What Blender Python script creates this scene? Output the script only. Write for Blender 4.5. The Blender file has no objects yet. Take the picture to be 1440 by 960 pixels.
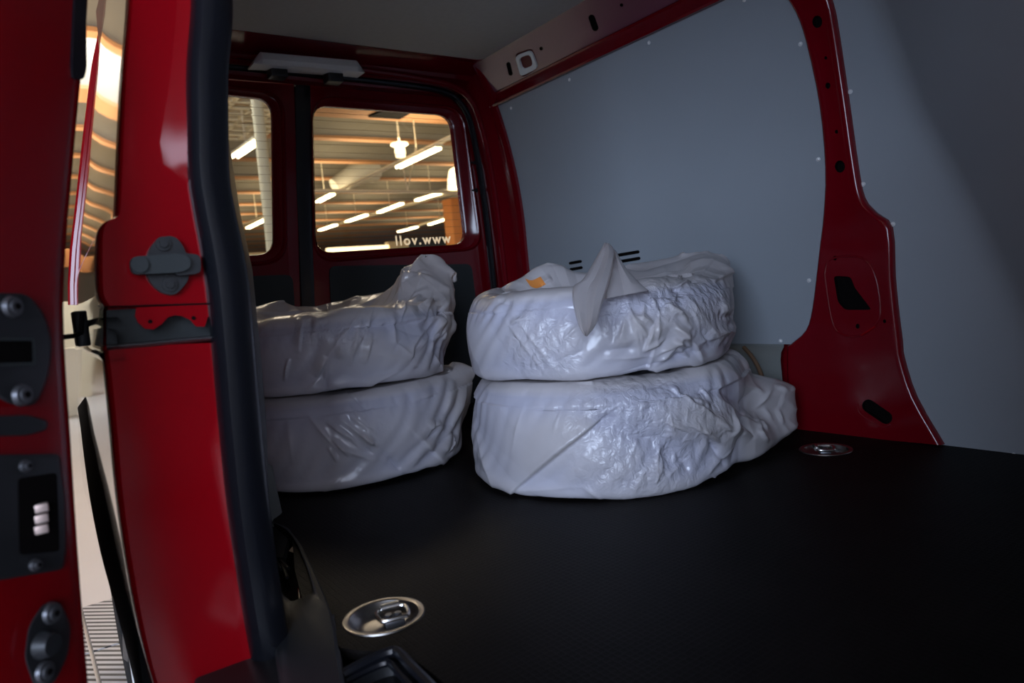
import bpy, bmesh, math, random
import numpy as np
from mathutils import Vector, Matrix
random.seed(4)
S = bpy.context.scene
COL = S.collection
PI = math.pi

# ------------------------------------------------------------------ camera
VP1 = np.array([16 - 720, 480 - 469.0]); VP2 = np.array([2130 - 720, 480 - 265.0])
F = math.sqrt(-(VP1 @ VP2))                                   # focal length in pixels of a 1440 wide frame
ay = np.array([*VP1, -F]); ay /= np.linalg.norm(ay)           # towards the rear doors
ax = np.array([*VP2, -F]); ax /= np.linalg.norm(ax)           # towards the far side wall
az = np.cross(ax, ay)
RM = np.array([ax, ay, az])
CP = np.array([-0.31283, -1.00289, 0.48794])
cam = bpy.data.cameras.new('camera'); co = bpy.data.objects.new('camera', cam); COL.objects.link(co)
M4 = Matrix.Identity(4)
for r in range(3):
    for c in range(3): M4[r][c] = RM[r][c]
    M4[r][3] = CP[r]
co.matrix_world = M4
cam.sensor_width = 36; cam.lens = F / 1440 * 36; cam.clip_start = 0.02; cam.clip_end = 300
cam.dof.use_dof = True; cam.dof.focus_distance = 1.75; cam.dof.aperture_fstop = 4.0
S.camera = co

# ------------------------------------------------------------------ world, light, exposure
S.view_settings.view_transform = 'Standard'; S.view_settings.look = 'None'
S.view_settings.gamma = 1; S.view_settings.use_curve_mapping = False
S.view_settings.exposure = 0.20
wd = bpy.data.worlds.new('hall_air'); S.world = wd; wd.use_nodes = True
bg = wd.node_tree.nodes['Background']; bg.inputs[0].default_value = (0.94, 0.91, 1.0, 1); bg.inputs[1].default_value = 0.28

def area_light(name, loc, target, sx, sy, power, color):
    l = bpy.data.lights.new(name, 'AREA'); l.shape = 'RECTANGLE'; l.size = sx; l.size_y = sy
    l.energy = power; l.color = color
    o = bpy.data.objects.new(name, l); COL.objects.link(o)
    o.location = loc
    o.rotation_euler = (Vector(target) - Vector(loc)).to_track_quat('-Z', 'Y').to_euler()
    return o
# cool daylight from the hall's glazed front, warm hall light beside the van, plus added fills
area_light('glazed_front_daylight', (-5.0, -4.7, 2.0), (0.5, 0.5, 0.35), 4.6, 2.6, 500, (0.62, 0.75, 1.0))
area_light('frontal_fill_light', (-1.9, -7.2, 1.7), (0.1, 0.3, 0.3), 2.4, 2.4, 90, (0.74, 0.80, 1.0))  # added frontal fill that reaches the left bags, no source seen there
area_light('hall_side_light', (-4.8, 0.6, 3.0), (0.6, 0.3, 0.3), 2.5, 1.2, 14, (1.0, 0.66, 0.56))
area_light('rear_fill_light', (1.8, 4.6, 4.0), (0.9, 0.8, 0.4), 2.6, 1.6, 140, (1.0, 0.80, 0.62))  # area light added out of view to warm the bag tops
for i_, x_ in enumerate((0.5, 7.2, 11.5, 17.0)):                    # unseen area lights added to brighten the hall ceiling
    u_ = area_light('ceiling_fill_light', (x_, 19, 3.62), (x_, 19, 9), 1.6, 26, 520, (1.0, 0.80, 0.52))

# ------------------------------------------------------------------ pixel rays onto real planes
def ray(u, v): return RM @ np.array([u - 720, 480 - v, -F])
def px(u, v, axis, val):
    r = ray(u, v); return CP + r * ((val - CP[axis]) / r[axis])
def pxp(u, v, p, n):
    r = ray(u, v); n = np.array(n); return CP + r * (((np.array(p) - CP) @ n) / (r @ n))
def xw(z): return 1.5 - (0.09 * ((z - 0.7) / 0.55) ** 2 if z > 0.7 else 0)
def pxw(u, v, d=0.0):
    x = 1.5
    for _ in range(12):
        p = px(u, v, 0, x); x = xw(p[2]) - d
    return p

# ------------------------------------------------------------------ materials
def mat(name, base, rough=0.5, metal=0.0, coat=0.0, spec=0.5, noise=0.0, nscale=8.0, bump=0.0, bscale=60.0, emit=None, estr=0):
    m = bpy.data.materials.new(name); m.use_nodes = True
    nt = m.node_tree; b = nt.nodes['Principled BSDF']
    b.inputs['Base Color'].default_value = (*base, 1); b.inputs['Roughness'].default_value = rough
    b.inputs['Metallic'].default_value = metal; b.inputs['Specular IOR Level'].default_value = spec
    b.inputs['Coat Weight'].default_value = coat; b.inputs['Coat Roughness'].default_value = 0.04
    tc = nt.nodes.new('ShaderNodeTexCoord')
    if noise:
        n = nt.nodes.new('ShaderNodeTexNoise'); n.inputs['Scale'].default_value = nscale; n.inputs['Detail'].default_value = 6
        r = nt.nodes.new('ShaderNodeMapRange'); r.inputs[3].default_value = 1 - noise; r.inputs[4].default_value = 1 + noise
        mx = nt.nodes.new('ShaderNodeMix'); mx.data_type = 'RGBA'; mx.blend_type = 'MULTIPLY'; mx.inputs[0].default_value = 1
        mx.inputs[6].default_value = (*base, 1)
        nt.links.new(tc.outputs['Object'], n.inputs['Vector']); nt.links.new(n.outputs[0], r.inputs[0])
        nt.links.new(r.outputs[0], mx.inputs[7]); nt.links.new(mx.outputs[2], b.inputs['Base Color'])
    if bump:
        n2 = nt.nodes.new('ShaderNodeTexNoise'); n2.inputs['Scale'].default_value = bscale; n2.inputs['Detail'].default_value = 3
        bp = nt.nodes.new('ShaderNodeBump'); bp.inputs['Strength'].default_value = bump; bp.inputs['Distance'].default_value = 0.002
        nt.links.new(tc.outputs['Object'], n2.inputs['Vector']); nt.links.new(n2.outputs[0], bp.inputs['Height'])
        nt.links.new(bp.outputs[0], b.inputs['Normal'])
    if emit:
        b.inputs['Emission Color'].default_value = (*emit, 1); b.inputs['Emission Strength'].default_value = estr
    return m

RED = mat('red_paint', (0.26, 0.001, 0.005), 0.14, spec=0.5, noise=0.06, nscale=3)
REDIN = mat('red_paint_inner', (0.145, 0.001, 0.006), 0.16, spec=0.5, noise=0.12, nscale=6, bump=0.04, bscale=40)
PANEL = mat('grey_lining', (0.30, 0.33, 0.36), 0.42, spec=0.4, noise=0.05, nscale=3, bump=0.05, bscale=120)
STEEL = mat('grey_primer', (0.17, 0.18, 0.17), 0.5, noise=0.1)
HEAD = mat('grey_headliner', (0.48, 0.49, 0.47), 0.95, spec=0.1, noise=0.08, nscale=60, bump=0.2, bscale=400)
BLACK = mat('black_plastic', (0.014, 0.015, 0.017), 0.45, bump=0.1, bscale=500)
DARK = mat('dark_trim', (0.022, 0.027, 0.028), 0.7, bump=0.1, bscale=300)
VOID = mat('hollow_shade', (0.003, 0.002, 0.002), 0.9, spec=0.1)  # near-black colour stands in for shade inside holes, slots and recesses
REDVOID = mat('red_hollow', (0.10, 0.002, 0.006), 0.5)
RUBBER = mat('rubber', (0.005, 0.0055, 0.008), 0.27, spec=0.6)
TYRE = mat('tyre_rubber', (0.012, 0.012, 0.012), 0.7)
CHROME = mat('zinc_metal', (0.62, 0.60, 0.57), 0.26, 1.0, noise=0.15, nscale=40)
DISH = mat('dish_metal', (0.30, 0.28, 0.26), 0.3, 1.0, noise=0.2, nscale=30)
SCREW = mat('screw_zinc', (0.80, 0.80, 0.80), 0.3, 0.2)
GREYMET = mat('bolt_metal', (0.16, 0.16, 0.17), 0.4, 0.8)
GREYPL = mat('grey_plastic', (0.80, 0.83, 0.82), 0.6)
COPPER = mat('contact_metal', (0.70, 0.56, 0.50), 0.35, 0.7)
STRAP = mat('orange_strap', (0.15, 0.085, 0.045), 0.8)
WHITE = mat('white_print', (0.9, 0.85, 0.72), 0.6)
ORANGE = mat('orange_print', (0.80, 0.28, 0.06), 0.5)
_nt = WHITE.node_tree; _tl = _nt.nodes.new('ShaderNodeBsdfTranslucent'); _tl.inputs[0].default_value = (1, .97, .9, 1)     # vinyl letters lit through from outside
_nt.links.new(_tl.outputs[0], [n for n in _nt.nodes if n.type == 'OUTPUT_MATERIAL'][0].inputs[0])
WIRE = mat('heater_wire', (0.10, 0.06, 0.03), 0.6)
# hall
CEIL = mat('hall_ceiling_grey', (0.30, 0.27, 0.22), 0.8, noise=0.1, nscale=0.6)
BEAMS = mat('beam_side', (0.24, 0.215, 0.175), 0.8, noise=0.15, nscale=1.0)
BEAMO = mat('beam_edge', (0.36, 0.165, 0.065), 0.7)
TUBE = mat('tube_glow', (1, 0.9, 0.7), 0.5, emit=(1.0, 0.80, 0.48), estr=9)
LAMPW = mat('lamp_white', (0.80, 0.70, 0.52), 0.5)
LAMPG = mat('lamp_and_wall_glow', (1, 0.9, 0.7), 0.5, emit=(1.0, 0.72, 0.42), estr=2.2)
DAY = mat('daylight_pane', (1, 1, 1), 0.5, emit=(0.85, 0.93, 1.0), estr=14)
HWALL = mat('hall_wall', (0.80, 0.68, 0.48), 0.8, noise=0.1, nscale=0.5)
DUCT = mat('duct_white', (0.50, 0.46, 0.38), 0.6)
CREAM = mat('post_cream', (0.72, 0.62, 0.42), 0.6)
HORANGE = mat('hall_orange', (0.80, 0.30, 0.07), 0.6)

def floor_mat():
    m = mat('black_ply', (0.011, 0.0095, 0.009), 0.5, spec=0.07)
    nt = m.node_tree; b = nt.nodes['Principled BSDF']; tc = nt.nodes.new('ShaderNodeTexCoord')
    v = nt.nodes.new('ShaderNodeTexVoronoi'); v.feature = 'DISTANCE_TO_EDGE'; v.inputs['Scale'].default_value = 95; v.inputs['Randomness'].default_value = 0.15
    r = nt.nodes.new('ShaderNodeMapRange'); r.inputs[1].default_value = 0.0; r.inputs[2].default_value = 0.14; r.inputs[3].default_value = 1; r.inputs[4].default_value = 0
    bp = nt.nodes.new('ShaderNodeBump'); bp.inputs['Strength'].default_value = 0.35; bp.inputs['Distance'].default_value = 0.0012
    n = nt.nodes.new('ShaderNodeTexNoise'); n.inputs['Scale'].default_value = 5; n.inputs['Detail'].default_value = 8; n.inputs['Roughness'].default_value = 0.7
    cr = nt.nodes.new('ShaderNodeValToRGB')
    cr.color_ramp.elements[0].position = 0.35; cr.color_ramp.elements[0].color = (0.0035, 0.0028, 0.0026, 1)
    cr.color_ramp.elements[1].position = 0.75; cr.color_ramp.elements[1].color = (0.009, 0.0072, 0.0066, 1)
    w = nt.nodes.new('ShaderNodeTexNoise'); w.inputs['Scale'].default_value = 55; w.inputs['Detail'].default_value = 2
    wr = nt.nodes.new('ShaderNodeValToRGB'); wr.color_ramp.elements[0].position = 0.76; wr.color_ramp.elements[1].position = 0.80
    wr.color_ramp.elements[1].color = (0.05, 0.05, 0.05, 1)
    ad = nt.nodes.new('ShaderNodeMix'); ad.data_type = 'RGBA'; ad.blend_type = 'ADD'; ad.inputs[0].default_value = 0.5
    for a in (v, n, w): nt.links.new(tc.outputs['Object'], a.inputs['Vector'])
    nt.links.new(v.outputs['Distance'], r.inputs[0]); nt.links.new(r.outputs[0], bp.inputs['Height']); nt.links.new(bp.outputs[0], b.inputs['Normal'])
    nt.links.new(n.outputs[0], cr.inputs[0]); nt.links.new(w.outputs[0], wr.inputs[0])
    nt.links.new(cr.outputs[0], ad.inputs[6]); nt.links.new(wr.outputs[0], ad.inputs[7]); nt.links.new(ad.outputs[2], b.inputs['Base Color'])
    return m
FLOORM = floor_mat()

def glass_mat():
    m = bpy.data.materials.new('tinted_glass'); m.use_nodes = True; nt = m.node_tree
    for n in list(nt.nodes):
        if n.type != 'OUTPUT_MATERIAL': nt.nodes.remove(n)
    out = [n for n in nt.nodes if n.type == 'OUTPUT_MATERIAL'][0]
    t = nt.nodes.new('ShaderNodeBsdfTransparent'); t.inputs[0].default_value = (0.93, 0.95, 0.93, 1)
    g = nt.nodes.new('ShaderNodeBsdfGlossy'); g.inputs['Roughness'].default_value = 0.02
    fr = nt.nodes.new('ShaderNodeFresnel'); fr.inputs[0].default_value = 1.35
    mx = nt.nodes.new('ShaderNodeMixShader')
    nt.links.new(fr.outputs[0], mx.inputs[0]); nt.links.new(t.outputs[0], mx.inputs[1]); nt.links.new(g.outputs[0], mx.inputs[2]); nt.links.new(mx.outputs[0], out.inputs[0])
    return m
GLASS = glass_mat()

def film_mat():
    m = bpy.data.materials.new('bag_film'); m.use_nodes = True; nt = m.node_tree
    b = nt.nodes['Principled BSDF']; out = [n for n in nt.nodes if n.type == 'OUTPUT_MATERIAL'][0]
    b.inputs['Roughness'].default_value = 0.22; b.inputs['Specular IOR Level'].default_value = 0.65
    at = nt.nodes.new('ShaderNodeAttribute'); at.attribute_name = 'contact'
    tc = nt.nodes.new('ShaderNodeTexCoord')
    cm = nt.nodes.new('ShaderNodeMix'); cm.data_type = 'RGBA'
    cm.inputs[6].default_value = (0.74, 0.69, 0.70, 1); cm.inputs[7].default_value = (0.50, 0.49, 0.57, 1)  # loose film tinted pinkish as if lit through, bluish grey where the tyre backs it
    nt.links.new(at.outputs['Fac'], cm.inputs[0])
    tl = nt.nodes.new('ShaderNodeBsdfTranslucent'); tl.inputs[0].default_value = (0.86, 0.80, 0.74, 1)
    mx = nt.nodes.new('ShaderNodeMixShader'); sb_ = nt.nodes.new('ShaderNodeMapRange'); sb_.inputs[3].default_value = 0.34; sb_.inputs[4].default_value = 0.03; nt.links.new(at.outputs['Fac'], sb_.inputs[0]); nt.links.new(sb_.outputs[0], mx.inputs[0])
    # tread blocks pressing through, where the film is drawn tight (attribute 'tread')
    tr = nt.nodes.new('ShaderNodeAttribute'); tr.attribute_name = 'tread'
    mp = nt.nodes.new('ShaderNodeMapping'); mp.inputs['Rotation'].default_value = (0.5, 0.35, 0.9); mp.inputs['Scale'].default_value = (1, 1, 0.45)
    n = nt.nodes.new('ShaderNodeTexVoronoi'); n.feature = 'SMOOTH_F1'; n.inputs['Scale'].default_value = 62; n.inputs['Randomness'].default_value = 1.0
    n2 = nt.nodes.new('ShaderNodeTexNoise'); n2.inputs['Scale'].default_value = 45; n2.inputs['Detail'].default_value = 4; n2.inputs['Distortion'].default_value = 1.4
    ml = nt.nodes.new('ShaderNodeMath'); ml.operation = 'ADD'
    m2 = nt.nodes.new('ShaderNodeMath'); m2.operation = 'MULTIPLY'
    bp = nt.nodes.new('ShaderNodeBump'); bp.inputs['Strength'].default_value = 0.95; bp.inputs['Distance'].default_value = 0.008
    fine = nt.nodes.new('ShaderNodeTexNoise'); fine.inputs['Scale'].default_value = 26; fine.inputs['Detail'].default_value = 3; fine.inputs['Distortion'].default_value = 0.8
    b2 = nt.nodes.new('ShaderNodeBump'); b2.inputs['Strength'].default_value = 0.10; b2.inputs['Distance'].default_value = 0.003
    nt.links.new(tc.outputs['Object'], mp.inputs[0]); nt.links.new(mp.outputs[0], n.inputs['Vector']); nt.links.new(tc.outputs['Object'], n2.inputs['Vector'])
    nt.links.new(tc.outputs['Object'], fine.inputs['Vector']); nt.links.new(fine.outputs[0], b2.inputs['Height'])
    nt.links.new(n.outputs['Distance'], ml.inputs[0]); nt.links.new(n2.outputs[0], ml.inputs[1])
    nt.links.new(ml.outputs[0], m2.inputs[0]); nt.links.new(tr.outputs['Fac'], m2.inputs[1]); nt.links.new(m2.outputs[0], bp.inputs['Height'])
    nt.links.new(b2.outputs[0], bp.inputs['Normal']); nt.links.new(bp.outputs[0], b.inputs['Normal'])
    nt.links.new(cm.outputs[2], b.inputs['Base Color']); nt.links.new(b.outputs[0], mx.inputs[1]); nt.links.new(tl.outputs[0], mx.inputs[2])
    nt.links.new(mx.outputs[0], out.inputs[0])
    return m
FILM = film_mat()

def tile_mat():
    m = mat('ribbed_tile', (0.42, 0.40, 0.38), 0.4)
    nt = m.node_tree; b = nt.nodes['Principled BSDF']; tc = nt.nodes.new('ShaderNodeTexCoord')
    w = nt.nodes.new('ShaderNodeTexWave'); w.inputs['Scale'].default_value = 16; w.bands_direction = 'DIAGONAL'
    cr = nt.nodes.new('ShaderNodeValToRGB'); cr.color_ramp.elements[0].color = (0.03, 0.03, 0.035, 1); cr.color_ramp.elements[1].color = (0.62, 0.62, 0.64, 1)
    cr.color_ramp.elements[0].position = 0.3; cr.color_ramp.elements[1].position = 0.6
    nt.links.new(tc.outputs['Object'], w.inputs['Vector']); nt.links.new(w.outputs[0], cr.inputs[0]); nt.links.new(cr.outputs[0], b.inputs['Base Color'])
    return m
TILE = tile_mat()
HFLOOR = mat('hall_floor_stone', (0.74, 0.72, 0.72), 0.3, noise=0.1, nscale=1)

# ------------------------------------------------------------------ mesh helpers
def link(name, me, m, parent=None, smooth=True, auto=35):
    o = bpy.data.objects.new(name, me); COL.objects.link(o)
    if m is not None and len(me.materials) == 0: me.materials.append(m)
    if parent is not None: o.parent = parent
    if smooth:
        for p in me.polygons: p.use_smooth = True
        try: me.set_sharp_from_angle(angle=math.radians(auto))
        except Exception: pass
    return o
def from_bm(name, bm, m, parent=None, smooth=True, auto=35, fix=True):
    if fix: bmesh.ops.recalc_face_normals(bm, faces=bm.faces)
    me = bpy.data.meshes.new(name); bm.to_mesh(me); bm.free()
    return link(name, me, m, parent, smooth, auto)
def tag(o, label=None, cat=None, group=None, kind=None):
    if label: o['label'] = label
    if cat: o['category'] = cat
    if group: o['group'] = group
    if kind: o['kind'] = kind
    return o
def struct(o, label=None): o['kind'] = 'structure'; return tag(o, label)
def empty(name, loc, label, cat, group=None):
    o = bpy.data.objects.new(name, None); COL.objects.link(o); o.location = loc; o.empty_display_size = 0.1
    return tag(o, label, cat, group)
def fixparent(child, root):
    child.parent = root; child.matrix_parent_inverse = Matrix.Translation(-Vector(root.location)); return child

def add_box(bm, a, b, bev=0.0):
    r = bmesh.ops.create_cube(bm, size=1.0)['verts']
    for v in r: v.co = Vector([a[i] + (v.co[i] + .5) * (b[i] - a[i]) for i in range(3)])
    if bev:
        es = list({e for v in r for e in v.link_edges})
        bmesh.ops.bevel(bm, geom=es, offset=bev, segments=2, affect='EDGES', profile=.5)
def add_cyl(bm, c, axis, r, h, n=20, r2=None, bev=0):
    q = Vector((0, 0, 1)).rotation_difference(Vector(axis).normalized()).to_matrix().to_4x4()
    res = bmesh.ops.create_cone(bm, cap_ends=True, segments=n, radius1=r, radius2=r if r2 is None else r2, depth=h, matrix=Matrix.Translation(Vector(c)) @ q)
    return res['verts']
def add_loft(bm, rows, cu=False, cv=False, caps=False):
    vs = [[bm.verts.new(Vector(p)) for p in r] for r in rows]
    nr, nc = len(vs), len(vs[0])
    for i in range(nr if cv else nr - 1):
        for j in range(nc if cu else nc - 1):
            a, b, c, d = vs[i][j], vs[i][(j + 1) % nc], vs[(i + 1) % nr][(j + 1) % nc], vs[(i + 1) % nr][j]
            try: bm.faces.new((a, b, c, d))
            except ValueError: pass
    if caps and cu:
        for r in (vs[0], vs[-1]):
            try: bm.faces.new(r)
            except ValueError: pass
    return vs
def catmull(pts, n):
    P = [np.array(p, float) for p in pts]; out = []
    for i in range(len(P) - 1):
        p0, p1, p2, p3 = P[max(i - 1, 0)], P[i], P[i + 1], P[min(i + 2, len(P) - 1)]
        for k in range(n):
            t = k / n
            out.append(.5 * ((2 * p1) + (-p0 + p2) * t + (2 * p0 - 5 * p1 + 4 * p2 - p3) * t * t + (-p0 + 3 * p1 - 3 * p2 + p3) * t ** 3))
    out.append(P[-1]); return out
def add_tube(bm, path, r, n=10, closed=False, flat=None):
    P = [Vector(p) for p in path]; rows = []; N = len(P); up = None
    for i, p in enumerate(P):
        if closed: d = P[(i + 1) % N] - P[i - 1]
        else: d = P[min(i + 1, N - 1)] - P[max(i - 1, 0)]
        d.normalize()
        if up is None:
            up = Vector((0, 0, 1)) if abs(d.z) < .9 else Vector((1, 0, 0))
        s = d.cross(up).normalized(); up = s.cross(d).normalized()
        rr = r[i] if isinstance(r, (list, tuple)) else r
        rows.append([p + (s * math.cos(2 * PI * k / n) + up * math.sin(2 * PI * k / n)) * rr for k in range(n)])
    add_loft(bm, rows, cu=True, cv=closed, caps=not closed)
def tube_obj(name, path, r, m, parent=None, n=10, closed=False):
    bm = bmesh.new(); add_tube(bm, path, r, n, closed); return from_bm(name, bm, m, parent)
def box_obj(name, a, b, m, parent=None, bev=0.0):
    bm = bmesh.new(); add_box(bm, a, b, bev); return from_bm(name, bm, m, parent, smooth=bev > 0)
def rounded(corners, r, n=6):
    """rounded polygon from 2D corners, n points at each corner"""
    C = [np.array(c, float) for c in corners]; out = []; N = len(C)
    for i in range(N):
        a, b, c = C[i - 1], C[i], C[(i + 1) % N]
        da = (a - b); la = np.linalg.norm(da); da /= la
        dc = (c - b); lc = np.linalg.norm(dc); dc /= lc
        rr = r[i] if isinstance(r, (list, tuple)) else r
        rr = min(rr, la * .49, lc * .49)
        p0, p2 = b + da * rr, b + dc * rr
        for k in range(n):
            t = k / (n - 1); q = (1 - t) ** 2 * p0 + 2 * t * (1 - t) * (.45 * b + .55 * (p0 * .5 + p2 * .5) * .0 + .55 * b) + t * t * p2
            out.append(q)
    return out
def prism(bm, pts, vec):
    """solid from a 3D outline pushed along vec"""
    n = len(pts); vec = Vector(vec)
    a = [bm.verts.new(Vector(p)) for p in pts]; b = [bm.verts.new(Vector(p) + vec) for p in pts]
    for i in range(n): bm.faces.new((a[i], a[(i + 1) % n], b[(i + 1) % n], b[i]))
    bm.faces.new(a); bm.faces.new(b[::-1])
def cut(o, cutters):
    """subtract closed cutter meshes (they keep their own material inside the hole)"""
    for k, c in enumerate(cutters):
        md = o.modifiers.new('cut%d' % k, 'BOOLEAN'); md.operation = 'DIFFERENCE'; md.object = c; md.solver = 'EXACT'
        try: md.material_mode = 'TRANSFER'
        except Exception: pass
    dg = bpy.context.evaluated_depsgraph_get()
    me = bpy.data.meshes.new_from_object(o.evaluated_get(dg)); o.modifiers.clear()
    if len(me.polygons) > 4:
        o.data = me
        for p in me.polygons: p.use_smooth = True
        me.set_sharp_from_angle(angle=math.radians(35))
    for c in cutters: bpy.data.objects.remove(c)
def cutter(pts, vec, m=None):
    bm = bmesh.new(); prism(bm, pts, vec); return from_bm('cutter', bm, m or VOID, smooth=False)
def ellipse_px(u, v, a, b, rot, fn, n=14):
    c, s = math.cos(rot), math.sin(rot)
    return [fn(u + a * math.cos(t) * c - b * math.sin(t) * s, v + a * math.cos(t) * s + b * math.sin(t) * c) for t in [2 * PI * k / n for k in range(n)]]
def slot_px(u0, v0, u1, v1, w, fn, n=6):
    d = np.array([u1 - u0, v1 - v0], float); L = np.linalg.norm(d); d /= L; nrm = np.array([-d[1], d[0]]); out = []
    a0 = math.atan2(nrm[1], nrm[0])
    for (c, base) in (((u1, v1), -PI / 2), ((u0, v0), PI / 2)):
        for k in range(n + 1):
            t = math.atan2(d[1], d[0]) + base + PI * k / n
            out.append(fn(c[0] + w * math.cos(t), c[1] + w * math.sin(t)))
    return out

# ================================================================== VAN: floor, walls, roof
YR = 1.60
outline = [(0.075, -1.12), (0.075, -0.20), (0.070, -0.115), (0.03, -0.075), (0.012, -0.045), (0.012, 0.10), (0.06, 0.30), (0.12, 0.5), (0.14, 0.9), (0.10, 1.2), (0.03, 1.4), (0.03, 1.59), (1.54, 1.59), (1.54, -1.12)]
bm = bmesh.new(); prism(bm, [(x, y, 0.0) for x, y in outline], (0, 0, -0.015))
floor = struct(from_bm('floor', bm, FLOORM, smooth=False), 'black film-faced plywood load floor of the van')
RN = px(540, 866, 2, 0); RF = px(1161, 632, 2, 0)
cs = []
for c in (RN, RF):
    bm = bmesh.new(); add_cyl(bm, (c[0], c[1], 0), (0, 0, 1), 0.055, 0.1, 40); cs.append(from_bm('cutter', bm, VOID, smooth=False))
cut(floor, cs)
box_obj('subfloor', (-0.13, -1.2, -0.16), (1.62, 1.64, -0.07), BLACK, floor)

def lashing_ring(loc, rot, label):
    root = empty('lashing_ring', loc, label, 'lashing ring', 'lashing rings in the load floor')
    bm = bmesh.new()
    prof = [(0.0, -0.016), (0.030, -0.0155), (0.042, -0.013), (0.0505, -0.004), (0.0535, 0.0012), (0.058, 0.003), (0.0625, 0.0022), (0.0635, 0.0002), (0.054, -0.003)]
    rows = [[(r * math.cos(2 * PI * k / 44), r * math.sin(2 * PI * k / 44), z) for k in range(44)] for r, z in prof]
    rows[0] = [(1e-4 * math.cos(2 * PI * k / 44), 1e-4 * math.sin(2 * PI * k / 44), -.016) for k in range(44)]
    add_loft(bm, rows, cu=True); d = from_bm('dish', bm, DISH, root)
    bm = bmesh.new(); add_box(bm, (-0.014, -0.012, -0.016), (0.014, 0.012, -0.004), 0.003)
    add_cyl(bm, (-.006, 0, -.002), (0, 0, 1), .005, .006, 6); add_cyl(bm, (.007, 0, -.002), (0, 0, 1), .005, .006, 6)
    b = from_bm('bracket', bm, GREYMET, root)
    loop = [(-.018, -.016, 0), (-.010, -.019, .001), (.010, -.019, .001), (.018, -.016, 0), (.021, 0, 0), (.020, .014, .001), (.012, .018, .002), (-.012, .018, .002), (-.020, .014, .001), (-.021, 0, 0)]
    bm = bmesh.new(); add_tube(bm, catmull(loop + [loop[0]], 4)[:-1], .0032, 8, True); lp = from_bm('ring', bm, CHROME, root)
    bm = bmesh.new(); add_cyl(bm, (0, .019, .003), (1, 0, 0), .0055, .026, 12); hp = from_bm('hinge_pin', bm, CHROME, root)
    for o in (b, lp, hp): o.location = (0.014, 0.0, 0.0); o.scale = (1.12, 1.12, 1.12)
    root.rotation_euler = (0, 0, rot)
    return root
lashing_ring((RN[0], RN[1], 0), -0.25, 'round chrome lashing ring dish in the black floor nearest the door sill')
lashing_ring((RF[0], RF[1], 0), 0.7, 'round chrome lashing ring dish in the floor beside the far red pillar')

# ---- far side wall: grey lining panels, red pillar, roof rail
def grid_panel(name, ys, zs, fn, m, parent=None, thick=0.006):
    bm = bmesh.new()
    front = [[fn(y, z, 0.0) for y in ys] for z in zs]; back = [[fn(y, z, -thick) for y in ys] for z in zs]
    f = add_loft(bm, front); b = add_loft(bm, [r[::-1] for r in back])
    nr, nc = len(zs), len(ys)
    for i in range(nr - 1):
        for (j, k) in ((0, nc - 1), (nc - 1, 0)):
            bm.faces.new((f[i][j], f[i + 1][j], b[i + 1][k], b[i][k]))
    for j in range(nc - 1):
        for i in (0, nr - 1):
            bm.faces.new((f[i][j], f[i][j + 1], b[i][nc - 2 - j], b[i][nc - 1 - j]))
    return from_bm(name, bm, m, parent)
bm = bmesh.new()
rows = [[(xw(z) + .03, y, z) for y in (-1.2, 1.62)] for z in np.linspace(-.15, 1.45, 17)]
rows2 = [[(xw(z) + .08, y, z) for y in (-1.2, 1.62)] for z in np.linspace(-.15, 1.45, 17)]
a = add_loft(bm, rows); b = add_loft(bm, rows2)
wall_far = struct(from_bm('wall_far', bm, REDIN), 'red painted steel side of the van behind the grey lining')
bm = bmesh.new()                                                    # grey steel wheelhouse skin under the lining
ws = [(1.512, .30), (1.500, .235), (1.486, .222), (1.480, .20), (1.484, .12), (1.495, -.01)]
add_loft(bm, [[(x, y, z) for y in np.linspace(.218, 1.42, 10)] for x, z in ws])
from_bm('wheelhouse_skin', bm, STEEL, wall_far)
side = grid_panel('lining_panel', np.linspace(-.02, 1.412, 30), np.linspace(.243, 1.238, 26), lambda y, z, d: (xw(z) - d, y, z), PANEL, wall_far)
tag(side, 'grey lining panel behind the bags')
# louvre slots, black strips in place of their shade
for grp in (((802, 370), (816, 367.5), 3, 8.7, 2.1), ((868, 359), (897, 354), 3, 9.2, 2.3)):
    (u0, v0), (u1, v1), n, dv, w = grp
    for k in range(n):
        q = slot_px(u0 + k * 1.0, v0 + k * dv, u1 + k * 1.2, v1 + k * dv, w, lambda u, v: pxw(u, v, 0.0008))
        bm = bmesh.new(); prism(bm, q, (.002, 0, 0)); from_bm('vent_slot', bm, VOID, wall_far, smooth=False)

FOLD = [(-.02, -.51), (.343, -.382), (.60, -.288), (.813, -.197), (1.076, -.135), (1.45, -.04)]
def foldy(z): return float(np.interp(z, [a for a, _ in FOLD], [b for _, b in FOLD]))
def frontpanel():
    rows = []
    for z in np.linspace(-.01, 1.42, 30):
        y0 = foldy(z); row = [(xw(z), y, z) for y in np.linspace(.06, y0 + .055, 8)]
        ang = 0; x, y = xw(z), y0 + .055; A = math.radians(46); n = 10
        for k in range(n):
            ang += A / n; y -= .009 * math.cos(ang); x -= .009 * math.sin(ang); row.append((x, y, z))
        while y > -1.06:
            y -= .05 * math.cos(ang); x -= .05 * math.sin(ang); row.append((x, y, z))
            if len(row) > 34: break
        rows.append(row)
    L = min(len(r) for r in rows); return [r[:L] for r in rows]
bm = bmesh.new(); fr = frontpanel(); add_loft(bm, fr)
wf = struct(from_bm('wall_front', bm, PANEL, auto=60), 'bluish grey lining curving round from the side wall into the bulkhead')
bm = bmesh.new(); add_loft(bm, [[(-.1, -1.13, z), (1.55, -1.13, z)] for z in (-.1, 1.5)])
from_bm('bulkhead', bm, PANEL, wf)

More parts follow.
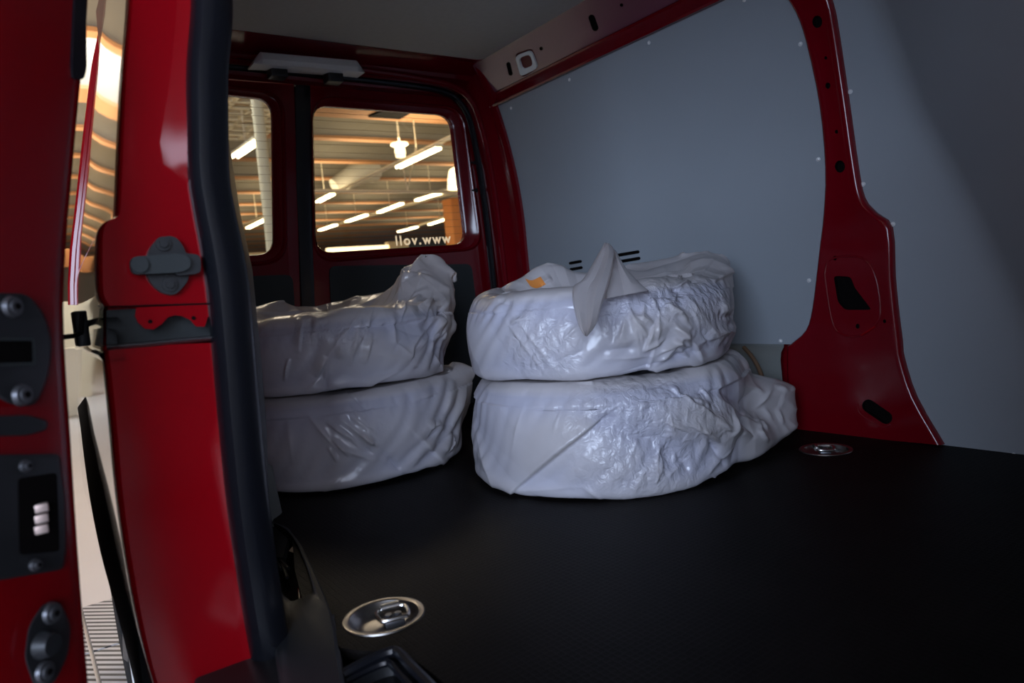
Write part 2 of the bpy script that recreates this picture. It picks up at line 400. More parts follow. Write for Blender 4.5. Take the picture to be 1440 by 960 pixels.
# screws with washers around the lining panels
def screw(u, v, parent, fn=pxw):
    p = Vector(fn(u, v)); bm = bmesh.new()
    add_cyl(bm, p + Vector((-.001, 0, 0)), (-1, 0, 0), .0058, .002, 14)
    bmesh.ops.create_uvsphere(bm, u_segments=10, v_segments=6, radius=.0036, matrix=Matrix.Translation(p + Vector((-.0015, 0, 0))))
    return from_bm('screw', bm, SCREW, parent)
for u, v in [(801, 112), (913, 60), (1047, 0), (719, 152), (1126, 62), (1151, 224), (1138, 394), (1098, 479), (930, 100)]:
    if (u, v) != (930, 100): screw(u, v, wall_far)
for u, v in [(1196, 129), (1214, 259), (1256, 315), (1271, 509), (1426, 640)]: screw(u, v, wf)

# red pillar between the lining panels
PL = [(1078, -60), (1098, -14), (1117, 18), (1132, 62), (1150, 148), (1158, 235), (1156, 300), (1151, 345), (1147, 380), (1140, 435), (1131, 465), (1110, 484), (1105, 492), (1106, 545), (1112, 606)]
PR = [(1152, -60), (1161, -16), (1170, 14), (1178, 62), (1191, 150), (1203, 235), (1212, 278), (1229, 299), (1251, 320), (1255, 390), (1260, 440), (1265, 480), (1268, 505), (1286, 560), (1324, 626)]
PL, PR = catmull(PL, 3), catmull(PR, 3)
rows = []
for l, r in zip(PL, PR):
    a = pxw(l[0], l[1], .018); b = pxw(r[0], r[1], .018); row = []
    w = np.linalg.norm((a - b)[1:])
    for s, d in ((0, -.012), (0, .008), (.002, .014), (.007, .018), (.012, .019), (.02, .0175), ('m', .0165), ('m2', .0165), ('m3', .0165), (-.02, .0175), (-.012, .019), (-.007, .018), (-.002, .014), (0.0, .008), (0.0, -.012)):
        if isinstance(s, str): t = {'m': .3, 'm2': .5, 'm3': .7}[s]
        else:
            t = s / w if s >= 0 else 1 + s / w
            if s == 0: t = 0 if len(row) < 3 else 1
        y = a[1] + (b[1] - a[1]) * t; z = a[2] + (b[2] - a[2]) * t
        row.append((xw(z) - d, y, z))
    rows.append(row)
bm = bmesh.new(); add_loft(bm, rows, cu=True, caps=True)
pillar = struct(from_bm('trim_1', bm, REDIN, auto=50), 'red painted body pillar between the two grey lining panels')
pf = lambda u, v: pxw(u, v, .024)
cs = []
for q, m in [(rounded([(1170, 388), (1194, 389), (1200, 405), (1224, 436), (1186, 436), (1176, 425)], 5, 4), VOID)]:
    cs.append(cutter([pf(*p) for p in q], (.022, 0, 0), m))
cs.append(cutter(slot_px(1219, 571, 1244, 588, 9, pf), (.022, 0, 0)))
for u, v, r in [(1147, 30, 8), (1179, 234, 8), (1162, 120, 4), (1174, 185, 2.5), (1159, 81, 2.2), (1172, 363, 3), (1204, 459, 3.2), (1242, 452, 2.5)]:
    cs.append(cutter(ellipse_px(u, v, r * .9, r * 1.1, 0, pf, 12), (.02, 0, 0)))
cut(pillar, cs)
rim = [(1160, 385), (1166, 366), (1190, 360), (1216, 365), (1232, 392), (1238, 440), (1226, 462), (1203, 473), (1178, 466), (1168, 440)]
tube_obj('pressed_rim', catmull([pxw(u, v, .0165) for u, v in rim + rim[:1]], 4)[:-1], .003, REDIN, pillar, 8, True)
tube_obj('pressed_rib', [pxw(1211, 471, .018), pxw(1231, 459, .018)], .0028, RED, pillar, 8)
tube_obj('pressed_rib', catmull([pxw(u, v, .0165) for u, v in [(1206, 566), (1210, 582), (1240, 600), (1252, 597)]], 4), .0022, REDIN, pillar, 8)

# roof rail along the far side
sec = [(1.335, 1.46), (1.335, 1.386), (1.340, 1.380), (1.375, 1.325), (1.402, 1.283), (1.408, 1.277), (1.43, 1.277), (1.43, 1.46)]
sec2 = [(1.409, 1.2765), (1.412, 1.276), (1.416, 1.270), (1.414, 1.255), (1.398, 1.226), (1.402, 1.220), (1.43, 1.222), (1.43, 1.2765)]
bm = bmesh.new(); ys = np.linspace(-1.15, 1.44, 24)
add_loft(bm, [[(x, y, z) for x, z in sec] for y in ys], cu=True, caps=True)
RAILM = mat('red_paint_lilac_sheen', (0.15, 0.035, 0.07), 0.36, spec=0.8, coat=1.0, noise=0.08, nscale=5)  # red paint with its lilac reflection tinted into the base colour
RAILM.node_tree.nodes['Principled BSDF'].inputs['Coat Roughness'].default_value = 0.22
rail = struct(from_bm('trim_2', bm, RAILM, auto=30), 'red roof rail with punched holes along the far side')
bm = bmesh.new(); add_loft(bm, [[(x, y, z) for x, z in sec2] for y in ys], cu=True, caps=True); from_bm('rail_return', bm, REDIN, rail, auto=30)
rn = Vector((-.84, 0, -.54)); rp = (1.388, 0, 1.304)
fnr = lambda u, v: pxp(u, v, np.array(rp) + np.array(rn) * .004, rn)
cs = []
for q in (slot_px(831, 26, 836, 40, 4.6, fnr), slot_px(714, 91, 717, 104, 3.0, fnr), ellipse_px(760, 69, 2.6, 2.6, 0, fnr), ellipse_px(873, 8, 2.4, 2.4, 0, fnr)):
    cs.append(cutter(q, -rn * .012))
cs.append(cutter([fnr(*p) for p in rounded([(723, 76), (748, 68), (757, 96), (733, 111)], 7, 4)], -rn * .012, REDVOID))
cut(rail, cs)
fl = lambda u, v: pxp(u, v, np.array(rp) + np.array(rn) * .001, rn)
bm = bmesh.new()
o1 = rounded([(724, 79), (746, 71), (756, 96), (732, 108)], 6, 5); o2 = rounded([(729, 82), (745, 76), (750, 92), (734, 99)], 6, 5)
add_loft(bm, [[Vector(fl(*p)) - rn * .008 for p in o1], [fl(*p) for p in o1], [fl(*p) for p in o2], [Vector(fl(*p)) - rn * .009 for p in o2]], cu=True)
tag(from_bm('square_fitting', bm, GREYPL, rail), 'pale square fitting with a red centre')

# headliner
bm = bmesh.new()
pts = rounded([(0.12, 1.372), (1.345, 1.372), (1.345, -1.15), (0.03, -1.15)], [.02, .05, .02, .02], 6)
prism(bm, [(x, y, 1.386) for x, y in pts], (0, 0, .02))
ceiling = struct(from_bm('ceiling', bm, HEAD, smooth=False), 'plain grey van headliner')
box_obj('roof_skin', (.17, -1.25, 1.47), (1.5, 1.72, 1.50), RED, ceiling)

# rear header + D pillar + aperture flange
sec = [(1.36, 1.46), (1.368, 1.392), (1.40, 1.392), (1.47, 1.378), (1.505, 1.366), (1.515, 1.352), (1.535, 1.345), (1.555, 1.33), (1.565, 1.305), (1.60, 1.30), (1.60, 1.46)]
bm = bmesh.new(); add_loft(bm, [[(x, y, z) for y, z in sec] for x in np.linspace(.13, 1.5, 16)], cu=True, caps=True)
header = struct(from_bm('trim_3', bm, REDIN), 'dark red header above the rear doors')
FLP = [(0.15, 1.354), (.4, 1.357), (.87, 1.349), (1.15, 1.337), (1.29, 1.318), (1.36, 1.27), (1.395, 1.19), (1.425, 1.02), (1.44, .8), (1.447, .5), (1.45, 0.0)]
path = [(x, 1.515, z) for x, z in catmull(FLP, 6)]
tube_obj('aperture_flange', path, .013, REDIN, header)
SLP = [(.15, 1.33), (.6, 1.33), (1.1, 1.323), (1.28, 1.305), (1.345, 1.26), (1.378, 1.19), (1.40, 1.02), (1.412, .8), (1.416, .5), (1.42, 0.02)]
path = [(x, 1.562, z) for x, z in catmull(SLP, 6)]
tube_obj('rear_door_seal', path, .014, RUBBER, header)
rows = []
for z in np.linspace(-.02, 1.40, 18):
    x0 = float(np.interp(z, [0, .5, .8, 1.02, 1.19, 1.27, 1.40], [1.452, 1.449, 1.441, 1.426, 1.397, 1.38, 1.36])); xo = xw(z)
    rows.append([(x0 + .05, 1.60, z), (x0 - .002, 1.57, z), (x0, 1.52, z), (x0 + .012, 1.50, z), (x0 + .03, 1.475, z), (x0 + .035, 1.46, z), (xo - .022, 1.43, z), (xo - .018, 1.415, z), (xo - .012, 1.405, z), (xo + .03, 1.40, z)])
bm = bmesh.new(); add_loft(bm, rows)
dp = struct(from_bm('trim_4', bm, REDIN, auto=45), 'red rear corner pillar beside the grey lining')
hole = [px(722 + 3.2 * math.cos(t), 250 + 5 * math.sin(t), 1, 1.44) for t in np.linspace(0, 2 * PI, 13)[:-1]]
bm = bmesh.new(); prism(bm, [(p[0] - .0, p[1] - .006, p[2]) for p in hole], (0, .02, 0)); from_bm('hole', bm, VOID, dp, smooth=False)

# third brake light housing
root = empty('brake_light_housing', (.665, 1.46, 1.33), 'long grey plastic brake light housing above the rear doors', 'brake light')
def hp(u, v, y): return px(u, v, 1, y)
top = [(352, 79), (372, 77), (430, 80), (492, 85), (505, 91)]; mid = [(352, 90), (370, 97), (430, 101), (492, 107), (504, 100)]
secs = []
n = 14
for k in range(n + 1):
    t = k / n; x = .463 + t * (.868 - .463); e = min(t, 1 - t) * (.868 - .463); f = min(1, math.sqrt(max(0, 1 - (1 - min(e / .03, 1)) ** 2)) + .12)
    zt = 1.357 - .004 * (1 - f) * 5 + t * .008; h = .046 * f
    zc = zt - .023; secs.append([(x, 1.465, zc + h * .5), (x, 1.455 + (1 - f) * .02, zc + h * .40), (x, 1.450 + (1 - f) * .02, zc - h * .1), (x, 1.458, zc - h * .42), (x, 1.478, zc - h * .56), (x, 1.53, zc - h * .4), (x, 1.53, zc + h * .5)])
bm = bmesh.new(); add_loft(bm, secs, cu=True, caps=True); fixparent(from_bm('housing', bm, GREYPL), root)
for x in (.555, .76):
    bm = bmesh.new(); add_box(bm, (x - .03, 1.475, 1.285), (x + .03, 1.53, 1.33), .006); fixparent(from_bm('mounting_foot', bm, BLACK), root)

# ---- rear doors
def pxz(u, v, y=YR): p = px(u, v, 1, y); return (p[0], p[2])
def rear_door(name, outer, bead, glass, radii, label, winname):
    O = rounded([pxz(*p) for p in outer], .015, 8); B = rounded([pxz(*p) for p in bead], radii[0], 8); G = rounded([pxz(*p) for p in glass], radii[1], 8)
    mixb = lambda t: [(1 - t) * b + t * g for b, g in zip(B, G)]
    R3 = lambda pts, y: [(p[0], y, p[1]) for p in pts]
    bm = bmesh.new()
    add_loft(bm, [R3(O, 1.645), R3(O, 1.605), R3(B, 1.600), R3(mixb(.08), 1.594), R3(mixb(.2), 1.591), R3(mixb(.32), 1.595), R3(mixb(.40), 1.603), R3(mixb(.9), 1.612), R3(G, 1.618), R3(G, 1.640), R3(O, 1.645)], cu=True)
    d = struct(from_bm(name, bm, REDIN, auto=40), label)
    bm = bmesh.new(); prism(bm, [(p[0], 1.628, p[1]) for p in G], (0, .004, 0)); w = from_bm('window_pane', bm, GLASS, d, smooth=False)
    return d, w, G
OW = [(417, 112), (680, 128), (703, 440), (425, 440)]
oz = [pxz(*p) for p in OW]
d2, w2, G2 = rear_door('door_1', [(436, 118), (683, 134), (742, 700), (455, 780)], [(437, 133), (652, 150), (681, 351), (440, 371)], [(442, 146), (637, 160), (659, 342), (447, 355)], (.10, .065), 'wide red rear door with a heated window', 'window_1')
d3, w3, G3 = rear_door('door_2', [(180, 100), (414, 116), (432, 760), (190, 800)], [(238, 110), (401, 130), (405, 370), (240, 384)], [(252, 124), (385, 138), (388, 356), (252, 364)], (.09, .06), 'narrow red rear door left of the wide one', 'window_2')
def wires(G, pane):
    xs = [p[0] for p in G]; zs = [p[1] for p in G]; bm = bmesh.new()
    z = min(zs) + .05
    while z < max(zs) - .02:
        add_box(bm, (min(xs) + .012, 1.6262, z), (max(xs) - .012, 1.6274, z + .0009)); z += .03
    o = from_bm('heater_wires', bm, WIRE, pane, smooth=False); o['kind'] = 'stuff'; return o
wires(G2, w2); wires(G3, w3)
# dark card below each window
for d, q in ((d2, [(462, 374), (662, 371), (690, 600), (474, 600)]), (d3, [(250, 392), (411, 386), (424, 600), (260, 600)])):
    pts = rounded([pxz(*p) for p in q], .03, 5); bm = bmesh.new(); prism(bm, [(x, 1.594, z) for x, z in pts], (0, .012, 0)); from_bm('trim_card', bm, DARK, d, smooth=False)
# black gap seal between the doors
L = [pxz(414, 112), pxz(416, 260), pxz(424, 440), pxz(446, 800)]; Rr = [pxz(438, 113), pxz(440, 260), pxz(447, 440), pxz(470, 800)]
bm = bmesh.new(); add_loft(bm, [[(l[0], 1.615, l[1]), (l[0] + .004, 1.602, l[1]), ((l[0] + r[0]) / 2, 1.598, (l[1] + r[1]) / 2), (r[0] - .004, 1.602, r[1]), (r[0], 1.615, r[1])] for l, r in zip(L, Rr)])
from_bm('door_gap_seal', bm, RUBBER, d2)
for u, v in ((668, 228), (671, 267)):                               # buffers on the door edge
    p = px(u, v, 1, 1.585); bm = bmesh.new(); add_cyl(bm, (p[0] - .008, 1.592, p[2]), (1, 0, 0), .004, .026, 10); add_cyl(bm, (p[0], 1.59, p[2]), (1, 0, 0), .008, .006, 12); from_bm('door_buffer', bm, BLACK, d2)
# lettering on the outside of the wide window (mirrored from in here)
def text_mesh(body, size):
    cu = bpy.data.curves.new('lettering', 'FONT'); cu.body = body; cu.size = size; cu.space_character = 1.25; cu.offset = .0014; cu.extrude = .0003
    o = bpy.data.objects.new('tmp', cu); COL.objects.link(o); dg = bpy.context.evaluated_depsgraph_get()
    me = bpy.data.meshes.new_from_object(o.evaluated_get(dg)); bpy.data.objects.remove(o); return me
p = px(634, 341, 1, 1.6335)
t = link('lettering', text_mesh('www.voll', .056), WHITE, w2, smooth=False)
t.matrix_world = Matrix(((-1, 0, 0, p[0]), (0, 0, 1, 1.6337), (0, 1, 0, p[2]), (0, 0, 0, 1)))

# ================================================================== near side: pillar, seal, skins
JL = [(222, -800), (206, -420), (198, -250), (190, -120), (186, -60), (181, 20), (174, 100), (169, 200), (165, 290), (160, 305), (146, 312), (139, 330), (138, 380), (140, 415), (148, 430), (152, 440), (150, 478), (146, 492), (150, 520), (158, 600), (167, 700), (181, 800), (200, 900), (222, 985)]
JR = [(332, -800), (318, -420), (310, -250), (303, -120), (300, -60), (298, 20), (292, 100), (290, 200), (294, 270), (296, 285), (298, 295), (300, 315), (305, 370), (308, 405), (311, 425), (312, 438), (314, 470), (315, 488), (319, 520), (327, 600), (337, 700), (351, 800), (367, 900), (385, 985)]
rows = []
YJ = .10
JLs, JRs = catmull(JL, 3), catmull(JR, 3)
edge = []
for l, r in zip(JLs, JRs):
    a = px(l[0], l[1], 1, YJ); b = px(r[0], r[1], 1, YJ); row = []
    trk = 432 < l[1] < 486
    tf = float(np.interp(l[1], [-800, 0, 120, 215, 240, 262, 290, 590, 604, 700, 800, 960], [.55, .57, .54, .42, .50, .70, .97, .97, .76, .80, .86, .80]))
    for t, dy in ((0.0, .05), (0.0, .02), (.012, .006), (.035, .0), (.09, .0)) + tuple((tf * k, -.001 * k) for k in (.25, .5, .75, .97)) + tuple((tf + (1 - tf) * k, -.001 - (1 - tf) * k * .022) for k in (.02, .3, .65, 1.0)):
        q = a + (b - a) * t; ddy = dy + (.04 if trk else 0)
        row.append((q[0], q[1] + ddy, q[2]))
    rows.append(row); edge.append((a, l))
bm = bmesh.new(); add_loft(bm, rows)
jamb = struct(from_bm('wall_near', bm, RED, auto=40), 'red door jamb of the near side, behind the sliding door opening')
# outer skin running back from the jamb edge, tapering in to the rear corner
rows = []; corner = []
for a, l in edge[:]:
    if 432 < l[1] < 486: continue
    z = a[2]; xr = -.1
    for _ in range(8):                                              # where the rear corner of the body shows at this height
        c_ = (np.array((xr, 1.72, z)) - CP) @ RM.T if False else RM.T @ (np.array((xr, 1.72, z)) - CP)
        v_ = 480 - F * c_[1] / -c_[2]; us = float(np.interp(v_, [-250, -60, 0, 100, 200, 300, 350, 400, 480, 560, 640, 770, 950], [188, 166, 156, 136, 124, 113, 107, 104, 105, 108, 112, 128, 160])); xr = px(us, v_, 1, 1.72)[0]
    row = []
    for k in range(15):
        t = k / 14; y = YJ + .02 + t * 1.60
        row.append((a[0] + (xr - a[0]) * t - .004 * math.sin(PI * t), y, z))
    corner.append(Vector((xr - .002, 1.725, z)))
    row.append((row[-1][0] + .04, 1.76, z)); row.append((row[-1][0] + .10, 1.765, z))
    rows.append(row)
bm = bmesh.new(); add_loft(bm, rows)
SKIN = mat('red_paint_outside', (0.10, 0.002, 0.008), 0.12, coat=1.0)
from_bm('outer_skin', bm, SKIN, jamb, auto=60)
tube_obj('lit_corner_strip', [c_ for c_ in corner if c_.z > .56], .016, RED, jamb)  # added brighter red strip imitates light caught by the rear body corner
bm = bmesh.new(); add_loft(bm, [[(-.03 + .05 * max(0, (z - .6)), YJ + .12, z), (-.03 + .05 * max(0, (z - .6)), 1.45, z)] for z in np.linspace(.0, 1.42, 9)])
from_bm('inner_skin', bm, REDIN, jamb)
box_obj('front_body_side', (-.16, -1.75, -.35), (-.12, -1.06, 1.47), RED, jamb)
box_obj('door_top_rail', (-.02, -1.25, 1.30), (.05, .12, 1.47), REDIN, jamb)

# door seal
SC = [(316, -420), (308, -250), (298, -60), (298, 20), (292, 100), (292, 180), (294, 250), (302, 300), (312, 350), (320, 400), (325, 450), (331, 520), (338, 600), (347, 690), (356, 760), (368, 840), (380, 910), (397, 990)]
path = [px(u, v, 1, YJ - .005) for u, v in catmull(SC, 4)]
rad = [float(np.interp(v, [-60, 100, 280, 400, 700, 990], [.029, .029, .029, .031, .031, .030])) for u, v in catmull(SC, 4)]
bm = bmesh.new()
rws = []
for i, p in enumerate(path):
    p = Vector(p); d = Vector(path[min(i + 1, len(path) - 1)]) - Vector(path[max(i - 1, 0)]); d.normalize()
    s = d.cross(Vector((0, -1, 0))).normalized(); r = rad[i]; ring = []
    for k in range(18):
        t = 2 * PI * k / 18; cx, cy = math.cos(t), math.sin(t)
        cy2 = cy * .8 if cy > 0 else cy * .5
        fl = 1 + .10 * math.exp(-((t - 1.0) / .25) ** 2) - .10 * math.exp(-((t - 2.15) / .3) ** 2)
        ring.append(p + s * cx * r * fl + Vector((0, -1, 0)) * cy2 * r * fl)
    rws.append(ring)
add_loft(bm, rws, cu=True, caps=True)
seal = from_bm('door_seal', bm, RUBBER)
tag(seal, 'thick black rubber seal running down the edge of the door opening', 'door seal')
# inner black trim and red edge showing past the seal
rows = []
for (u, v, w) in [(318, 200, 4), (330, 300, 8), (345, 380, 10), (352, 450, 10), (360, 520, 9), (366, 600, 9), (372, 680, 6), (378, 740, 2), (384, 790, 2)]:
    a = px(u - 16, v, 1, YJ + .03); b = px(u + w - 6, v, 1, YJ + .10); c = px(u + w, v, 1, YJ + .2)
    rows.append([a, b, c])
bm = bmesh.new(); add_loft(bm, rows); from_bm('inner_trim', bm, BLACK, jamb)

# wheelhouse box with the jack compartment
root = empty('jack_compartment', (0.07, 0.3, 0), 'dark plastic corner trim with an open jack compartment beside the floor', 'trim')
PT = px(470, 868, 2, .012)
e1 = px(424, 766, 2, .012) - PT; e1 /= np.linalg.norm(e1)
nn = np.cross(np.array((.92, -.2, .36)), e1); nn /= np.linalg.norm(nn)
if nn[2] < 0: nn = -nn
pw = lambda u, v, d=0.0: pxp(u, v, PT + nn * d, nn)
face_out = [(368, 728), (384, 733), (405, 742), (424, 766), (440, 800), (458, 840), (468, 868), (476, 905), (482, 965), (500, 1020), (400, 1020), (384, 900), (372, 800)]
cav = [(375, 737), (388, 736), (404, 745), (418, 765), (432, 800), (440, 833), (410, 846), (398, 836), (384, 800), (376, 760)]
def resamp(poly, n):
    P = [np.array(p, float) for p in poly] + [np.array(poly[0], float)]; L = np.cumsum([0] + [np.linalg.norm(P[i + 1] - P[i]) for i in range(len(P) - 1)])
    return [np.array([np.interp(t, L, [p[k] for p in P]) for k in (0, 1)]) for t in np.linspace(0, L[-1], n + 1)[:-1]]
fo, cv_ = resamp(face_out, 48), resamp(cav, 48)
c0 = np.mean(cv_, axis=0)
ang = lambda p: math.atan2(p[1] - c0[1], p[0] - c0[0])
fo2 = []
for p in cv_:                                                       # ray from the cavity centre through each rim point out to the face outline
    d = p - c0; best = None
    for i in range(len(face_out)):
        a, b = np.array(face_out[i], float), np.array(face_out[(i + 1) % len(face_out)], float)
        A = np.array([[d[0], -(b - a)[0]], [d[1], -(b - a)[1]]])
        if abs(np.linalg.det(A)) < 1e-9: continue
        s, t = np.linalg.solve(A, a - c0)
        if s > 0 and -1e-6 <= t <= 1 + 1e-6 and (best is None or s < best): best = s
    fo2.append(c0 + d * (best if best and best > 1.02 else 1.04))
mid = lambda t: [(1 - t) * a + t * b for a, b in zip(cv_, fo2)]
bm = bmesh.new()
add_loft(bm, [[pw(p[0], p[1], -.07) for p in fo2], [pw(p[0], p[1], -.006) for p in fo2], [pw(p[0], p[1], 0) for p in mid(.85)], [pw(p[0], p[1], .0) for p in mid(.35)], [pw(p[0], p[1], .003) for p in mid(.15)], [pw(p[0], p[1], .002) for p in mid(.04)], [pw(p[0], p[1], -.004) for p in cv_]], cu=True)
b2_ = bmesh.new(); add_loft(b2_, [[pw(p[0], p[1], -.004) for p in cv_], [pw(p[0], p[1], -.05) for p in cv_]], cu=True); fixparent(from_bm('recess_liner', b2_, VOID), root)
BLACK2 = mat('dark_grey_plastic', (0.007, 0.0075, 0.009), 0.5, bump=0.15, bscale=600)
fixparent(from_bm('trim_shell', bm, BLACK2), root)
bm = bmesh.new(); prism(bm, [pw(p[0], p[1], -.045) for p in cv_], tuple(-nn * .004)); fixparent(from_bm('recess_floor', bm, VOID, smooth=False), root)
bm = bmesh.new()
for (u0, v0, u1, v1) in [(384, 782, 396, 800), (390, 782, 406, 799), (381, 790, 392, 815), (396, 790, 404, 812)]:
    add_tube(bm, [pw(u0, v0, -.03), pw((u0 + u1) / 2, (v0 + v1) / 2, -.024), pw(u1, v1, -.028)], .0035, 8)
fixparent(from_bm('wiring', bm, BLACK2), root)
bm = bmesh.new(); prism(bm, [pw(*p, -.03) for p in [(376, 745), (400, 748), (408, 765), (402, 790), (380, 788)]], tuple(nn * .012)); fixparent(from_bm('foam_block', bm, DARK), root)
bm = bmesh.new(); prism(bm, [pw(*p, -.02) for p in [(407, 775), (412, 769), (416, 778)]], tuple(nn * .002)); fixparent(from_bm('paper_tab', bm, LAMPW, smooth=False), root)
bm = bmesh.new(); prism(bm, [pw(*p, -.02) for p in [(420, 828), (424, 827), (425, 840), (421, 841)]], tuple(nn * .004)); fixparent(from_bm('red_clip', bm, RED, smooth=False), root)
for du in (0, 8):
    fixparent(tube_obj('white_strap', [pw(420 + du, 826, -.018), pw(421 + du, 841, -.014)], .0012, LAMPW, None, 6), root)
# grey lower corner of the rear quarter showing between seal and bag
bm = bmesh.new()
add_loft(bm, [[px(u, v, 1, .60 + .05 * k) for k, (u, v) in enumerate(r)] for r in [[(350, 640), (374, 650), (383, 655)], [(350, 690), (378, 690), (390, 690)], [(350, 745), (380, 742), (400, 735)]]])
from_bm('wheelhouse_near', bm, STEEL, jamb)

# sill step with the notch at the floor edge
lip = [px(478, 946, 2, -.004), px(500, 934, 2, -.001), px(530, 919, 2, .0), px(551, 911, 2, .001), px(562, 912, 2, .001), px(580, 931, 2, 0), px(607, 958, 2, 0), px(650, 1005, 2, 0)]
path = catmull(lip, 4)
bm = bmesh.new(); add_tube(bm, [Vector(p) + Vector((-.003, 0, -.004)) for p in path], .0075, 8); add_tube(bm, [Vector(p) + Vector((-.016, -.004, -.014)) for p in path], .006, 8)
sill = struct(box_obj('trim_5', (-.16, -1.15, -.09), (.085, .12, -.035), BLACK2, None, .006), 'dark grey plastic sill step under the floor edge')
fixparent(from_bm('sill_lip', bm, RUBBER), sill)
bm = bmesh.new(); add_loft(bm, [[Vector(p), Vector(p) + Vector((-.01, -.003, -.036))] for p in path]); fixparent(from_bm('sill_riser', bm, BLACK2), sill)
bm = bmesh.new(); add_tube(bm, catmull([px(466, 868, 2, .0), px(472, 905, 2, -.006), px(478, 946, 2, -.006), px(486, 990, 2, -.02)], 4), .006, 8); fixparent(from_bm('corner_lip', bm, RUBBER), sill)

# pillar bracket (door stop catch)
pj = lambda u, v, d=0.0: px(u, v, 1, YJ - d)
root = empty('door_catch', tuple(pj(238, 372)), 'black door catch bracket with a swivel arm screwed to the red jamb', 'catch')
base = rounded([(222, 334), (246, 330), (262, 352), (268, 392), (246, 416), (226, 412), (206, 392), (208, 352)], 14, 5)
bm = bmesh.new(); prism(bm, [pj(*p, .012) for p in base], (0, .03, 0)); 
fixparent(from_bm('base_plate', bm, BLACK, smooth=False), root)
bm = bmesh.new(); prism(bm, [pj(*p, .034) for p in rounded([(183, 361), (252, 356), (268, 362), (268, 378), (250, 383), (186, 386)], 10, 5)], (0, .016, 0)); fixparent(from_bm('arm', bm, DARK, smooth=False), root)
bm = bmesh.new(); prism(bm, [pj(*p, .026) for p in rounded([(244, 354), (282, 358), (283, 384), (246, 388)], 8, 5)], (0, .02, 0)); fixparent(from_bm('arm_pivot', bm, BLACK, smooth=False), root)
for u, v in ((229, 343), (238, 400)):
    c = pj(u, v, .012); bm = bmesh.new(); add_cyl(bm, c, (0, -1, 0), .010, .008, 18); add_cyl(bm, (c[0], c[1] - .004, c[2]), (0, -1, 0), .006, .008, 6); fixparent(from_bm('bolt', bm, BLACK), root)
c = pj(196, 372, .036); bm = bmesh.new(); add_cyl(bm, c, (0, -1, 0), .011, .006, 18); fixparent(from_bm('arm_roller', bm, DARK), root)

# centre runner track with red bracket
root = empty('runner_track', tuple(px(240, 460, 1, YJ)), 'black runner track channel crossing the red jamb below the door catch', 'track')
def jm(u, v, d): return px(u, v, 1, YJ - d)
bm = bmesh.new(); prism(bm, [jm(*p, -.03) for p in [(150, 436), (320, 428), (322, 484), (150, 492)]], (0, .01, 0)); fixparent(from_bm('channel_back', bm, DARK, smooth=False), root)
bm = bmesh.new()
rw = []
for u, v in [(150, 489), (200, 485), (250, 480), (318, 474)]:
    rw.append([jm(u, v + 3, -.03), jm(u, v + 3, .004), jm(u, v - .5, .010), jm(u, v - 3, .008), jm(u, v - 4.5, -.0), jm(u, v - 5, -.03)])
add_loft(bm, rw); fixparent(from_bm('channel_lip', bm, GREYMET), root)
sc = [(192, 432), (300, 428), (300, 440), (292, 446), (288, 459), (276, 459), (268, 450), (256, 444), (246, 443), (236, 446), (228, 455), (216, 463), (204, 462), (194, 453), (190, 444)]
bm = bmesh.new(); prism(bm, [jm(*p, .004) for p in sc], (0, .006, 0)); fixparent(tag(from_bm('scalloped_bracket', bm, RED, smooth=False), 'red scalloped steel bracket'), root)
for u, v in ((211, 452), (272, 447)):
    c = jm(u, v, .004); bm = bmesh.new(); add_cyl(bm, c, (0, -1, 0), .0028, .004, 12); fixparent(from_bm('rivet_hole', bm, VOID), root)
# polished end of the track wrapped round the body side and the bar to the sliding door
tk = []
for (dx, dz) in ((.02, .028), (-.006, .030), (-.010, .022), (-.002, .016), (.012, .012), (.012, -.010), (-.002, -.014), (-.012, -.020), (-.008, -.028), (.02, -.028)):
    tk.append((dx, dz))
bm = bmesh.new(); rw = []
for y in np.linspace(.085, 1.25, 20):
    q = px(104, 466, 1, 1.5); x0 = -.212 + .045 * (y / 1.25) ** 1.2; rw.append([(x0 + dx, y, .468 + dz) for dx, dz in tk])
add_loft(bm, rw); fixparent(from_bm('outer_track', bm, mat('gloss_black', (.008, .008, .009), .12, coat=1)), root)
bm = bmesh.new()
add_tube(bm, [px(70, 476, 1, .3), px(104, 472, 1, .33), px(114, 468, 1, .35), px(116, 440, 1, .36)], .004, 8); add_box(bm, tuple(px(108, 462, 1, .38) + np.array((-.004, -.02, -.03))), tuple(px(118, 462, 1, .38) + np.array((.006, .03, .03))), .003)
fixparent(from_bm('runner_arm', bm, BLACK), root)

# wheel arch cladding and rear wheel
root = empty('rear_wheel', (-.06, 1.02, -.57), 'black rear wheel under the van side behind the sliding door', 'wheel')
def lathe_x(bm, cx, cy, cz, prof, n=40):
    add_loft(bm, [[(cx + x, cy + r * math.cos(2 * PI * k / n), cz + r * math.sin(2 * PI * k / n)) for k in range(n)] for x, r in prof], cu=True)
bm = bmesh.new(); lathe_x(bm, -.07, 1.02, -.255, [(.12, .20), (.12, .29), (.09, .312), (-.06, .314), (-.09, .30), (-.105, .26), (-.10, .22), (-.085, .205)]); fixparent(from_bm('tyre', bm, TYRE), root)
bm = bmesh.new(); lathe_x(bm, -.07, 1.02, -.255, [(-.085, .206), (-.094, .20), (-.075, .18), (-.07, .10), (-.088, .06), (-.09, .001)]); 
for k in range(7):
    t = 2 * PI * k / 7; add_tube(bm, [(-.158, 1.02 + .05 * math.cos(t), -.255 + .05 * math.sin(t)), (-.160, 1.02 + .19 * math.cos(t), -.255 + .19 * math.sin(t))], .018, 6)
fixparent(from_bm('rim', bm, CHROME), root)
RA = catmull([(124, 556, 1.1), (135, 590, .90), (147, 640, .68), (160, 700, .50), (176, 780, .36), (190, 850, .28), (197, 930, .22), (204, 985, .19)], 4)
